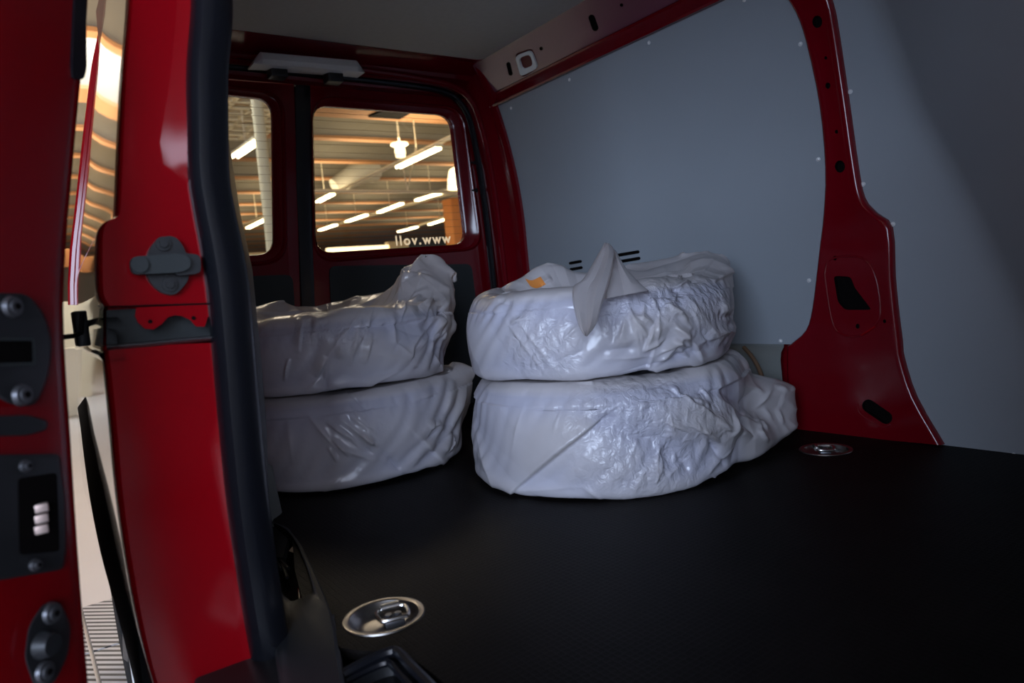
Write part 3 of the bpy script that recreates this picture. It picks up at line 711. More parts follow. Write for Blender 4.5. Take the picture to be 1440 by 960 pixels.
LA = catmull([(109, 574, 1.32), (113, 600, 1.15), (119, 650, .92), (127, 705, .75), (141, 775, .60), (157, 835, .50), (180, 920, .40), (196, 985, .34)], 4)
bm = bmesh.new(); rows = []
for r_, l_ in zip(RA, LA):
    p, q = px(*r_[:2], 1, r_[2] * .78), px(*l_[:2], 1, l_[2] * .80); m_ = (p + q) / 2
    rows.append([p + np.array((.03, .0, 0)), p, p * .9 + q * .1 + np.array((-.004, 0, 0)), m_ + np.array((-.003, 0, 0)), p * .12 + q * .88 + np.array((-.002, 0, 0)), q, q + np.array((.06, .01, -.01))])
add_loft(bm, rows); from_bm('arch_cladding', bm, mat('arch_plastic', (.006, .0065, .007), .7, spec=.08), jamb)

# ================================================================== open sliding door at left
SD = [(138, -520), (129, -250), (124, -70), (123, 0), (117, 70), (108, 160), (99, 260), (93, 330), (89, 400), (89, 460), (93, 540), (98, 610), (103, 690), (109, 780), (115, 860), (122, 950), (130, 1040), (146, 1250)]
YD = -.10
ND = np.array((.70, -.714, 0.0)); PD = np.array((-.32, YD, 0.0))
rows = []
for u, v in catmull(SD, 3):
    a = pxp(u, v, PD, ND); x = a[0]; z = a[2]; fy = lambda dx: a[1] + dx * .98
    rows.append([(x + .004, .95, z), (x + .002, a[1] + .05, z), (x + .001, a[1] + .012, z), (x - .004, fy(-.004) + .001, z), (x - .010, fy(-.010), z), (x - .030, fy(-.03), z), (x - .060, fy(-.06), z), (x - .085, fy(-.085), z), (x - .13, fy(-.12), z), (x - .15, fy(-.10), z), (x - .155, .95, z)]); continue
    rows.append([(x + .004, .95, z), (x + .002, .0, z), (x, YD + .014, z), (x - .003, YD + .004, z), (x - .010, YD, z), (x - .030, YD - .001, z), (x - .060, YD - .002, z), (x - .072, YD + .002, z), (x - .085, YD - .004, z), (x - .13, YD - .006, z), (x - .145, YD + .01, z), (x - .15, .95, z)])
bm = bmesh.new(); add_loft(bm, rows, cu=True, caps=True)
sd = struct(from_bm('door_3', bm, mat('red_paint_door_shaded', (.19, .001, .004), .22, spec=.4), auto=40), 'front edge of the opened red sliding door with black latch fittings')  # same body red, darkened in colour to imitate shade on the door edge
ps = lambda u, v, d=0.0: pxp(u, v, PD + ND * d, ND)
def plate(name, poly, d0, d1, m, r=8, parent=sd, label=None):
    bm = bmesh.new(); q = rounded(poly, r, 5); c = np.mean(q, axis=0)
    qi = [c + (p - c) * .94 for p in q]
    add_loft(bm, [[ps(*p, d0) for p in q], [ps(*p, d1 - .002) for p in q], [ps(*p, d1) for p in qi]], cu=True)
    bm.faces.new([bm.verts.new(Vector(ps(*p, d1))) for p in qi]); bmesh.ops.remove_doubles(bm, verts=bm.verts, dist=1e-6)
    o = from_bm(name, bm, m, parent, auto=30)
    if label: tag(o, label)
    return o
def bolt(u, v, r, parent, d=.012):
    c = ps(u, v, d); bm = bmesh.new(); add_cyl(bm, c, ND, r, .006, 20, r * .85); add_cyl(bm, c + ND * .003, ND, r * .55, .006, 20)
    b = from_bm('bolt', bm, GREYMET, parent); bm = bmesh.new(); add_cyl(bm, c + ND * .0055, ND, r * .3, .003, 6); from_bm('bolt_socket', bm, VOID, parent); return b
k1 = plate('latch_plate', [(-45, 412), (38, 412), (62, 440), (74, 480), (68, 530), (50, 572), (8, 568), (-45, 520)], -.01, .010, BLACK, 16)
q = [(-30, 474), (49, 474), (51, 514), (-30, 516)]
bm = bmesh.new(); o1, o2 = rounded(q, 4, 4), rounded([(-24, 479), (45, 479), (46, 509), (-24, 511)], 3, 4)
add_loft(bm, [[ps(*p, .009) for p in o1], [ps(*p, .014) for p in o1], [ps(*p, .014) for p in o2], [ps(*p, .0105) for p in o2]], cu=True); from_bm('latch_frame', bm, DARK, k1)
bm = bmesh.new(); prism(bm, [ps(*p, .0108) for p in o2], tuple(-ND * .001)); from_bm('latch_slot', bm, VOID, k1, smooth=False)
bolt(18, 431, .012, k1); bolt(32, 555, .012, k1)
plate('oval_grommet', [(-20, 585), (40, 583), (68, 592), (66, 604), (40, 612), (-20, 614)], -.01, .004, BLACK, 10)
k2 = plate('contact_housing', [(-60, 640), (84, 638), (92, 700), (94, 770), (90, 800), (-60, 826)], -.01, .008, BLACK, 9)
bm = bmesh.new(); prism(bm, [ps(*p, .0085) for p in rounded([(26, 672), (80, 664), (84, 775), (28, 780)], 6, 4)], tuple(-ND * .0015)); from_bm('contact_recess', bm, VOID, k2, smooth=False)
for v in (714, 729, 744):
    bm = bmesh.new(); a = ps(57, v, .010); add_box(bm, (a[0] - .009, a[1] - .003, a[2] - .0045), (a[0] + .007, a[1] + .004, a[2] + .0045), .0012); from_bm('contact_pin', bm, COPPER, k2)
bolt(35, 655, .007, k2, .009); bolt(49, 794, .007, k2, .009)
k3 = plate('guide_buffer', [(62, 846), (86, 846), (100, 880), (96, 920), (76, 962), (48, 966), (34, 925), (40, 880)], -.01, .009, BLACK, 12)
bolt(73, 862, .012, k3, .010); bolt(63, 944, .012, k3, .010)
bm = bmesh.new(); add_cyl(bm, ps(66, 906, .014), ND, .016, .016, 20, .011); from_bm('buffer_knob', bm, BLACK, k3)
bm = bmesh.new(); prism(bm, [ps(*p, .004) for p in rounded([(108, -40), (121, -40), (122, 96), (118, 112), (104, 111), (102, 90)], 5, 4)], tuple(-ND * .02)); from_bm('edge_buffer', bm, RUBBER, sd, smooth=False)

# ================================================================== bagged tyres
import time as _t
def make_bag(label, cx, cy, z0, h, R, Rt, peaks, seed, top_clamp=None, tails=(), tread=(), grow=1.055, iters=380, hole=.10, twist=.015, creases=(), zones=(), sprays=(), crumple=.0046):
    _T0 = _t.time(); rng = np.random.default_rng(seed)
    NU, NV = 184, 84
    # profile: bottom centre -> shoulder -> wall -> top shoulder -> top centre
    prof = [(.0, .004), (.20, .004), (R - .045, .004), (R - .012, .022), (R, .065), (R + .004, h * .5), (R, h - .055), (R - .016, h - .018), (R - .06, h + .004), (.24, h), (.15, h - hole * .8), (.0, h - hole)]
    pp = np.array(catmull(prof, 16)); L = np.concatenate([[0], np.cumsum(np.linalg.norm(np.diff(pp, axis=0), axis=1))])
    # denser rows on the wall
    tt = np.linspace(0, 1, NV); sr = np.interp(np.linspace(0, L[-1], NV), L, pp[:, 0]); sz = np.interp(np.linspace(0, L[-1], NV), L, pp[:, 1])
    sr = np.maximum(sr, .004)
    th = 2 * PI * np.arange(NU) / NU
    T, RR = np.meshgrid(th, sr); _, ZZ = np.meshgrid(th, sz)
    def smooth_noise(kt, ks, n=10):
        o = np.zeros_like(T); S_ = np.linspace(0, 1, NV)[:, None]
        for _ in range(n):
            a = rng.integers(1, kt + 1); b = rng.uniform(.5, ks); o += rng.normal() * np.cos(a * T + rng.uniform(0, 6.3)) * np.cos(b * PI * S_ + rng.uniform(0, 6.3))
        return o / math.sqrt(n)
    wallw = np.clip((RR - .12) / .1, 0, 1)
    RR = RR * (1 + .010 * smooth_noise(6, 5) * wallw)
    ZZ = ZZ + .006 * smooth_noise(6, 4) * np.clip(ZZ / h, 0, 1)
    for (ta, wt, ext, za, zb) in tails:
        d = (T - ta + PI) % (2 * PI) - PI
        k = np.exp(-(d / wt) ** 2) * np.clip((RR - .2) / .1, 0, 1)
        zm = np.clip((ZZ - za) / .03, 0, 1) * np.clip((zb - ZZ) / .04, 0, 1)
        RR = RR + ext * k * (.35 + .65 * zm); 
    X = np.stack([cx + RR * np.cos(T), cy + RR * np.sin(T), z0 + ZZ], -1).reshape(-1, 3)
    idx = np.arange(NU * NV).reshape(NV, NU)
    E = []
    def pairs(a, b): E.append(np.stack([a.ravel(), b.ravel()], 1))
    pairs(idx, np.roll(idx, -1, 1)); pairs(idx[:-1], idx[1:]); pairs(idx[:-1], np.roll(idx, -1, 1)[1:]); pairs(idx[1:], np.roll(idx, -1, 1)[:-1]); ns = sum(len(e) for e in E)
    pairs(idx, np.roll(idx, -2, 1)); pairs(idx[:-2], idx[2:])
    E = np.concatenate(E); nb = len(E) - ns
    base = X.copy()
    pin_i, pin_t, pin_w = [], [], []
    for (bt, br, bz, tgt, rad) in peaks:                            # where on the bag, where it is pulled to
        b0 = np.array([cx + br * math.cos(bt), cy + br * math.sin(bt), z0 + bz]); d = np.linalg.norm(base - b0, axis=1)
        # soft tent for the rest shape, hard pin for the tip
        disp = np.array(tgt) - b0
        X += disp * np.exp(-(d / rad) ** 1.3)[:, None] * .9
        k = np.argsort(d)[:5]
        for i in k: pin_i.append(i); pin_t.append(np.array(tgt) + (base[i] - b0) * .6)
    restX = X.copy()
    g = grow + .006 * smooth_noise(6, 5, 16).ravel()
    gm = (g[E[:, 0]] + g[E[:, 1]]) / 2
    L0 = np.linalg.norm(restX[E[:, 0]] - restX[E[:, 1]], axis=1) * gm
    L0[ns:] = np.linalg.norm(restX[E[ns:, 0]] - restX[E[ns:, 1]], axis=1) * 1.03
    w = np.ones(len(E)); w[ns:] = .10
    X = X + rng.normal(0, .0016, X.shape)
    V = np.zeros_like(X); goal = restX.copy()
    deg = np.bincount(E.ravel(), np.repeat(w, 2), minlength=len(X)) if False else (np.bincount(E[:, 0], w, len(X)) + np.bincount(E[:, 1], w, len(X)))
    pin_i = np.array(pin_i, int) if pin_i else None
    # the bag was twisted shut: the top is turned against the bottom, so the wall draws into diagonal folds
    zr = np.clip((restX[:, 2] - z0) / h, 0, 1.0); al = twist * (zr - .5) + .006 * smooth_noise(4, 3).ravel()
    dx, dy = goal[:, 0] - cx, goal[:, 1] - cy
    goal[:, 0] = cx + dx * np.cos(al) - dy * np.sin(al); goal[:, 1] = cy + dx * np.sin(al) + dy * np.cos(al)
    gk = .0012 + .012 * ((zr < .05) | (zr > .96))
    for (bt, br, bz, tgt, rad) in peaks: gk = gk + .05 * np.exp(-(np.linalg.norm(restX - np.array(tgt), axis=1) / rad) ** 2)
    gk = gk[:, None]
    def collide(X):
        dx, dy = X[:, 0] - cx, X[:, 1] - cy; r = np.hypot(dx, dy) + 1e-9; zl = X[:, 2] - z0
        rd = .045; hc = h - .012                                     # rounded solid tyre
        qx = r - (Rt - rd); qz = np.abs(zl - hc / 2) - (hc / 2 - rd)
        outx, outz = np.maximum(qx, 0), np.maximum(qz, 0); dist = np.hypot(outx, outz) + np.minimum(np.maximum(qx, qz), 0) - rd
        inside = (dist < .0) & (r > .21)
        gx = np.where(outx + outz > 0, outx, (qx > qz)); gz = np.where(outx + outz > 0, outz, (qx <= qz)); gl = np.hypot(gx, gz) + 1e-9
        sg = np.sign(zl - hc / 2)
        push = np.where(inside, -dist, 0)
        X[:, 0] += dx / r * gx / gl * push; X[:, 1] += dy / r * gx / gl * push; X[:, 2] += sg * gz / gl * push
        X[:, 2] = np.maximum(X[:, 2], z0 + .003)
        if top_clamp is not None:
            r = np.hypot(X[:, 0] - top_clamp[0], X[:, 1] - top_clamp[1]); X[:, 2] = np.where(r < top_clamp[2], np.minimum(X[:, 2], top_clamp[3]), X[:, 2])
        return X, dist
    for it in range(iters):
        V *= .90
        V[:, 2] -= .00002
        V += (goal - X) * gk
        P = X + V
        for sub in range(2):
            d = P[E[:, 1]] - P[E[:, 0]]; l = np.linalg.norm(d, axis=1) + 1e-9
            c = (w * .5 * (l - L0) / l)
            c[ns:] = np.where(l[ns:] < L0[ns:], c[ns:], 0)
            corr = d * c[:, None]
            acc = np.empty_like(P)
            for k in range(3): acc[:, k] = np.bincount(E[:, 0], corr[:, k], len(P)) - np.bincount(E[:, 1], corr[:, k], len(P))
            P += acc / deg[:, None] * 2.2
        if pin_i is not None:
            P[pin_i] += (np.array(pin_t) - P[pin_i]) * .25
        P, dist = collide(P)
        V = P - X; X = P
    print('sim', _t.time() - _T0)
    def up(G):                                                        # smooth refinement of the (rows, around, k) grid to twice the density
        m_ = (-np.roll(G, 1, 1) + 9 * G + 9 * np.roll(G, -1, 1) - np.roll(G, -2, 1)) / 16
        G2 = np.empty((G.shape[0], G.shape[1] * 2, G.shape[2])); G2[:, 0::2] = G; G2[:, 1::2] = m_
        P_ = np.concatenate([G2[:1], G2, G2[-1:]]); m_ = (-P_[:-3] + 9 * P_[1:-2] + 9 * P_[2:-1] - P_[3:]) / 16
        G3 = np.empty((G2.shape[0] * 2 - 1, G2.shape[1], G2.shape[2])); G3[0::2] = G2; G3[1::2] = m_
        return G3
    tw = np.zeros(len(X))
    for (u, v, rad) in tread:                                        # patches where the film clings to the tread
        r_ = ray(u, v); r_ = r_ / np.linalg.norm(r_); rel = X - CP; t_ = rel @ r_; dd = np.linalg.norm(rel - t_[:, None] * r_, axis=1)
        tw = np.maximum(tw, np.clip(1.5 - dd / rad * 1.2, 0, 1) * np.clip(1.3 - dist / .02, 0, 1))
    ct = np.clip(1 - dist / .016, 0, 1)
    G = up(up(np.concatenate([X - np.array([cx, cy, z0]), ct[:, None], tw[:, None]], 1).reshape(NV, NU, 5)))
    fr_, fc_ = G.shape[:2]; Q = G[..., :3].reshape(-1, 3); ct, tw = np.clip(G[..., 3].ravel(), 0, 1), np.clip(G[..., 4].ravel(), 0, 1)
    def grid_normals(Q):
        g_ = Q.reshape(fr_, fc_, 3); du = np.roll(g_, -1, 1) - np.roll(g_, 1, 1); dv_ = np.gradient(g_, axis=0)
        n_ = np.cross(du, dv_).reshape(-1, 3); return n_ / (np.linalg.norm(n_, axis=1, keepdims=True) + 1e-12)
    Nn = grid_normals(Q); nV = len(Q)
    rad = Q[:, :2] / (np.linalg.norm(Q[:, :2], axis=1, keepdims=True) + 1e-6)
    # paper-like crumple: sharp straight ridges of several directions and sizes, strong in patches only
    fa_ = math.atan2(CP[1] - cy, CP[0] - cx); thq = (np.arctan2(Q[:, 1], Q[:, 0]) - fa_ + PI) % (2 * PI) - PI; a_ = thq * R; b_ = Q[:, 2] + np.linalg.norm(Q[:, :2], axis=1) * .6 * (Q[:, 2] > h * .8)
    nz = lambda k: sum(np.cos((rng.uniform(-1, 1) * a_ + rng.uniform(-1, 1) * b_) * k + rng.uniform(0, 6.3)) for _ in range(5)) / 2.2
    H_ = np.zeros(nV)
    for lam, t0_ in ((.25, .7), (.16, 1.3), (.11, .1)):
        t_ = t0_ + rng.normal(0, .3)
        ph = (a_ * math.cos(t_) + b_ * math.sin(t_)) / lam + .05 * nz(8) + rng.uniform(0, 1)
        H_ += lam * 11 * (np.abs((ph % 1.0) - .5) * 2 - .5) * np.clip(.55 + .5 * nz(8), .1, 1.1)
    W_ = Q + np.array([cx, cy, z0]); cam_ = (W_ - CP) @ RM; U_ = 720 + F * cam_[:, 0] / -cam_[:, 2]; Vv = 480 - F * cam_[:, 1] / -cam_[:, 2]
    gain = np.ones(nV)
    for (u, v, r_, g_) in zones: gain *= 1 + (g_ - 1) * np.exp(-((U_ - u) ** 2 + (Vv - v) ** 2) / r_ ** 2)
    # drawn film: shallow dimples between sharp ridges
    c_, s_ = math.cos(.75), math.sin(.75); pa, pb = (a_ * c_ + b_ * s_) * .55 + .006 * nz(30), (-a_ * s_ + b_ * c_) + .006 * nz(30)
    for cell, amp in ((.062, 1.1), (.036, .45)):
        n_ = int((pa.max() - pa.min()) * (pb.max() - pb.min()) / cell ** 2); sx_ = rng.uniform(pa.min(), pa.max(), n_); sy_ = rng.uniform(pb.min(), pb.max(), n_)
        o_ = np.argsort(sx_); sx_, sy_ = sx_[o_], sy_[o_]; f1 = np.full(nV, cell * cell * 4)
        oo = np.argsort(pa)
        for ch in np.array_split(oo, 120):
            lo, hi = np.searchsorted(sx_, pa[ch[0]] - 2.2 * cell), np.searchsorted(sx_, pa[ch[-1]] + 2.2 * cell)
            if hi > lo: f1[ch] = np.minimum(f1[ch], ((pa[ch][:, None] - sx_[None, lo:hi]) ** 2 + (pb[ch][:, None] - sy_[None, lo:hi]) ** 2).min(1))
        H_ += amp * .2 * (np.minimum(np.sqrt(f1) / cell, 1.3) ** 1.5 - .35) * np.clip(.35 + .6 * nz(11), 0, 1)
    Q = Q + Nn * (H_ * gain * crumple)[:, None]; Nn = grid_normals(Q)
    W_ = Q + np.array([cx, cy, z0])
    cr2 = list(creases)
    for (u, v, r_, n_, a0, sp) in sprays:                            # sprays of small sharp folds
        for _ in range(n_):
            u1, v1 = u + rng.normal(0, r_ * .55), v + rng.normal(0, r_ * .45); a1 = math.radians(a0 + rng.normal(0, sp)); l1 = rng.uniform(.25, .75) * r_
            cr2.append((u1 - l1 / 2 * math.cos(a1), v1 - l1 / 2 * math.sin(a1), u1 + l1 / 2 * math.cos(a1), v1 + l1 / 2 * math.sin(a1), rng.uniform(4, 14), rng.uniform(.003, .0095), rng.choice(['ridge', 'fold', 'fold', 'valley'])))
    facing = ((CP - W_) * Nn).sum(1) > 0
    for (u0, v0, u1, v1, wd_, hh, kind) in cr2:                  # single folds of the film
        d = np.array([u1 - u0, v1 - v0], float); Ln = np.linalg.norm(d); d /= Ln; nr_ = np.array([-d[1], d[0]])
        al_ = (U_ - u0) * d[0] + (Vv - v0) * d[1]; pe = (U_ - u0) * nr_[0] + (Vv - v0) * nr_[1]
        tt_ = np.clip(al_ / Ln, 0, 1); env = np.clip(np.minimum(al_ + 3, Ln + 3 - al_) / (.5 * Ln), 0, 1) ** .8
        if kind == 'ridge': pr_ = np.exp(-np.abs(pe) / (wd_ * .62))
        elif kind == 'valley': pr_ = -np.exp(-np.abs(pe) / (wd_ * .7))
        else: pr_ = np.where(pe < 0, np.clip(1 + pe / wd_, 0, 1) ** 1.3, np.clip(1 - pe / 2.6, 0, 1))   # overlapping fold: slow rise, sudden drop
        Q += Nn * (pr_ * env * hh * 1.25 * facing)[:, None]
    Q[:, 2] = np.maximum(Q[:, 2], .001)
    if top_clamp is not None:
        r_c = np.hypot(Q[:, 0] + cx - top_clamp[0], Q[:, 1] + cy - top_clamp[1]); Q[:, 2] = np.where(r_c < top_clamp[2] + .01, np.minimum(Q[:, 2], top_clamp[3] - z0), Q[:, 2])
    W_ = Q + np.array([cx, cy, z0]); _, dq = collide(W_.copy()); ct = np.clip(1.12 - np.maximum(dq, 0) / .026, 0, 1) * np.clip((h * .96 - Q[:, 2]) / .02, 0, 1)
    fi = np.arange(nV).reshape(fr_, fc_); nx_ = np.roll(fi, -1, 1)
    F_ = np.stack([fi[:-1], nx_[:-1], nx_[1:], fi[1:]], -1).reshape(-1, 4)
    me = bpy.data.meshes.new('plastic_bag'); me.from_pydata(Q.tolist(), [], F_.tolist())
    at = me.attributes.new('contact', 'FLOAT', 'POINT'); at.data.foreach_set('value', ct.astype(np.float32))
    at = me.attributes.new('tread', 'FLOAT', 'POINT'); at.data.foreach_set('value', tw.astype(np.float32))
    root = empty('bagged_tyre', (cx, cy, z0), label, 'bagged tyre', 'tyres packed in white plastic bags')
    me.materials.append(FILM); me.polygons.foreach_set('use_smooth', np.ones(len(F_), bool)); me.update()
    o = bpy.data.objects.new('plastic_bag', me); COL.objects.link(o); o.parent = root
    print('bag', _t.time() - _T0)
    # the tyre inside
    bm = bmesh.new(); q = [(.205, .03), (.215, .02), (.27, .012), (Rt - .045, .035), (Rt - .024, .06), (Rt - .024, h - .07), (Rt - .045, h - .045), (.27, h - .034), (.215, h - .03), (.205, h - .04)]
    add_loft(bm, [[(r * math.cos(t), r * math.sin(t), z) for t in np.linspace(0, 2 * PI, 49)[:-1]] for r, z in q], cu=True, cv=True)
    from_bm('tyre', bm, TYRE, root)
    return root, o
def wp(u, v, axis, val): return tuple(px(u, v, axis, val))
A = lambda c, p: math.atan2(p[1] - c[1], p[0] - c[0])
RC, LC = (.93, .38), (.48, 1.05)
CR_RB = [(703, 705, 872, 566, 95, .020, 'fold'), (662, 590, 703, 705, 9, .006, 'ridge'), (712, 692, 822, 684, 10, .005, 'ridge'), (820, 684, 846, 702, 6, .004, 'ridge'),
         (958, 560, 1010, 592, 6, .008, 'ridge'), (931, 600, 920, 690, 5, .006, 'ridge'), (908, 660, 892, 690, 5, .004, 'ridge'), (958, 592, 1016, 622, 16, .007, 'fold'), (1030, 622, 998, 668, 8, .010, 'ridge'),
         (1012, 560, 1075, 610, 9, .008, 'ridge'), (1090, 535, 1066, 575, 6, .008, 'ridge'), (740, 560, 722, 640, 10, .004, 'ridge'), (790, 575, 782, 605, 8, .003, 'ridge'), (1040, 590, 1030, 650, 6, .008, 'valley'), (975, 600, 985, 660, 10, .006, 'valley'), (1060, 545, 1040, 590, 8, .007, 'valley')]
CR_LB = [(432, 582, 472, 630, 6, .007, 'ridge'), (470, 628, 534, 650, 6, .007, 'ridge'), (468, 580, 526, 626, 5, .006, 'ridge'), (486, 580, 534, 616, 5, .006, 'ridge'), (528, 622, 576, 676, 8, .006, 'valley'), (575, 600, 640, 668, 26, .007, 'fold'),
         (655, 540, 640, 600, 8, .010, 'ridge'), (640, 605, 612, 628, 5, .006, 'valley'), (404, 590, 412, 650, 9, .004, 'ridge'), (560, 672, 610, 668, 6, .005, 'ridge'), (452, 693, 480, 672, 5, .003, 'ridge'), (480, 600, 560, 668, 12, .005, 'valley')]
CR_RT = [(703, 440, 776, 536, 5, .004, 'ridge'), (718, 438, 792, 532, 5, .004, 'ridge'), (912, 410, 926, 442, 6, .008, 'ridge'), (926, 440, 921, 482, 6, .009, 'ridge'), (926, 420, 970, 462, 14, .009, 'fold'), (968, 460, 925, 514, 9, .010, 'ridge'), (988, 478, 928, 516, 8, .008, 'valley'),
         (1006, 405, 1034, 468, 6, .008, 'ridge'), (958, 404, 990, 462, 7, .007, 'ridge'), (866, 430, 862, 470, 8, .007, 'valley'), (880, 410, 900, 500, 10, .009, 'ridge'), (852, 505, 925, 500, 10, .006, 'ridge'), (858, 530, 1000, 488, 12, .007, 'valley'), (940, 500, 1035, 462, 9, .006, 'ridge'), (1018, 480, 1040, 520, 7, .007, 'valley')]
CR_LT = [(358, 441, 470, 437, 7, .007, 'ridge'), (460, 437, 570, 436, 7, .007, 'ridge'), (560, 437, 630, 419, 8, .010, 'ridge'), (509, 438, 462, 498, 5, .006, 'ridge'), (462, 498, 455, 540, 5, .005, 'ridge'), (509, 440, 493, 512, 5, .006, 'ridge'), (522, 440, 512, 480, 5, .004, 'ridge'), (612, 448, 574, 496, 6, .006, 'ridge'), (604, 470, 576, 500, 5, .004, 'ridge'), (455, 525, 463, 566, 8, .005, 'valley'), (480, 566, 560, 522, 14, .005, 'fold'),
         (628, 420, 606, 490, 30, .014, 'fold'), (606, 490, 626, 545, 8, .009, 'ridge'), (553, 446, 556, 480, 7, .006, 'ridge'), (556, 480, 580, 505, 7, .005, 'ridge'), (640, 500, 655, 470, 6, .007, 'ridge')]
# lower right
t1 = wp(1108, 575, 1, .12)
make_bag('lower white bagged tyre of the right stack, its open end trailing towards the red pillar', *RC, 0.0, .262, .345, .334,
         [], 11, top_clamp=(.95, .40, .36, .262), tails=[(A(RC, t1), .20, .17, .02, .20), (A(RC, t1) - .35, .18, .05, .0, .12)], tread=[(905, 625, .17), (990, 590, .08)], creases=CR_RB, sprays=[(985, 610, 75, 16, 60, 40), (1080, 580, 45, 14, 60, 35), (905, 560, 70, 6, -10, 25), (1010, 560, 50, 6, 40, 20)], zones=[(1000, 600, 90, 1.9), (1085, 580, 60, 2.2), (750, 620, 90, .25)], grow=1.0)
# lower left
p1 = wp(664, 522, 1, .86)
make_bag('lower white bagged tyre of the left stack, beside the door seal', *LC, 0.0, .252, .345, .334,
         [(A(LC, p1), .33, .21, p1, .10)], 23, top_clamp=(.47, 1.06, .35, .252), tails=[], tread=[(530, 610, .04)], creases=CR_LB, sprays=[(500, 620, 70, 9, 42, 10), (620, 620, 50, 9, -40, 25), (650, 570, 40, 6, -60, 15)], zones=[(540, 610, 80, 1.2), (640, 580, 50, 1.6), (420, 640, 60, .5)], grow=1.0)
# upper right
c2 = (.94, .40)
pk = wp(852, 343, 1, .40); rl = wp(772, 373, 1, .62); rr = wp(965, 364, 1, .38); rr2 = wp(1018, 366, 1, .28)
make_bag('upper white bagged tyre of the right stack, with a tall twisted peak', *c2, .264, .205, .338, .327,
         [(A(c2, pk) , max(.12, math.hypot(pk[0] - c2[0], pk[1] - c2[1])), .21, pk, .075), (A(c2, rl), .27, .20, rl, .13), (A(c2, rr), .27, .20, rr, .12), (A(c2, rr2), .32, .20, rr2, .10)], 37, tread=[(760, 490, .09), (860, 440, .06), (930, 420, .07), (1010, 430, .09)], creases=CR_RT, sprays=[(890, 450, 55, 12, 70, 40), (965, 460, 70, 16, 50, 35), (1020, 440, 45, 10, 60, 30), (960, 385, 60, 9, -20, 30), (720, 400, 40, 8, -15, 20), (900, 505, 80, 6, -10, 20)], zones=[(960, 450, 100, 1.7), (880, 470, 60, 1.5), (760, 480, 80, .45)], grow=1.0, hole=.06)
bagR = bpy.data.objects['plastic_bag.002']
tipP = np.array(pk); dv = (CP - np.array([*c2, .4])); dv[2] = 0; dv /= np.linalg.norm(dv)
botP = np.array([*c2, 0.0]) + dv * .40; botP[2] = .40
sd_ = np.cross(dv, (0, 0, 1)); nf = np.cross(sd_, tipP - botP); nf /= np.linalg.norm(nf)
if nf @ (CP - tipP) < 0: nf = -nf
def bag_sheet(Ll, Lr, off):
    rows = []
    for (l, r) in zip(catmull(Ll, 5), catmull(Lr, 5)):
        row = []
        for t, d in ((0, -.016), (.0, 0), (.06, .008), (.2, .010), (.45, .004), (.62, .014), (.72, .016), (.94, .008), (1.0, -.002), (1.0, -.018)):
            p = pxp(l[0] + (r[0] - l[0]) * t, l[1] + (r[1] - l[1]) * t, tipP + nf * (d + off), nf); row.append(p - np.array([*c2, .264]))
        rows.append(row)
    bm = bmesh.new(); add_loft(bm, rows); return from_bm('bag_flap', bm, FILM, bagR.parent, auto=40)
bag_sheet([(850, 341), (836, 366), (820, 392), (806, 404), (806, 428), (813, 456), (822, 472)], [(857, 342), (864, 354), (860, 382), (854, 406), (846, 430), (838, 456), (826, 473)], .045)
bag_sheet([(856, 346), (856, 366), (852, 392), (850, 420)], [(866, 352), (880, 376), (900, 398), (912, 408)], .022)
# upper left
c3 = (.47, 1.06)
q1 = wp(600, 373, 1, 1.02); q2 = wp(637, 400, 1, 1.0); q3 = wp(560, 404, 1, .98); q4 = wp(400, 424, 1, 1.2); q5 = wp(505, 418, 1, 1.22)
make_bag('upper white bagged tyre of the left stack, with a crumpled tuft on its right', *c3, .254, .205, .338, .327,
         [(A(c3, q1), .27, .20, q1, .085), (A(c3, q2), .32, .19, q2, .08), (A(c3, q3), .25, .20, q3, .07), (A(c3, q4), .26, .20, q4, .13), (A(c3, q5), .26, .20, q5, .13)], 52, tread=[(490, 480, .05), (440, 460, .05)], creases=CR_LT, sprays=[(590, 470, 60, 10, -58, 20), (480, 470, 60, 6, -65, 15), (600, 400, 40, 12, -40, 35), (640, 470, 30, 8, -70, 20), (430, 480, 70, 4, -80, 20)], zones=[(600, 480, 70, 1.2), (620, 400, 60, 1.7), (420, 500, 80, .45)], grow=1.0, hole=.05)

from mathutils.bvhtree import BVHTree
for nm, (u0, v0, u1, v1) in (('plastic_bag.002', (738, 391, 760, 402)), ('plastic_bag.003', (487, 425, 507, 433))):
    bo = bpy.data.objects[nm]; org = Vector(bo.parent.location); bv = BVHTree.FromPolygons([v.co + org for v in bo.data.vertices], [tuple(p.vertices) for p in bo.data.polygons])
    rows = []
    for i in range(6):
        row = []
        for j in range(9):
            u, v = u0 + (u1 - u0) * j / 8 + i * 1.5, v0 + (v1 - v0) * i / 5 + 3 * math.sin(j * .5); d = Vector(ray(u, v)).normalized(); h_ = bv.ray_cast(Vector(CP), d)
            if h_[0] is not None: row.append(h_[0] - d * .003 - org)
        if len(row) == 9: rows.append(row)
    if len(rows) > 1 and max((Vector(a_) - Vector(b_)).length for r_ in rows for a_, b_ in zip(r_[:-1], r_[1:])) < .2:
        bm = bmesh.new(); add_loft(bm, rows); tag(from_bm('printed_mark', bm, ORANGE, bo.parent), 'orange printed mark on the film')
# yellowish strap hanging behind the right stack
p = [wp(1046, 488, 0, 1.465), wp(1058, 502, 0, 1.455), wp(1068, 520, 0, 1.45), wp(1076, 545, 0, 1.45)]
st = tube_obj('strap', catmull(p, 5), .006, STRAP); tag(st, 'thin brownish strap hanging behind the right stack of bags', 'strap')

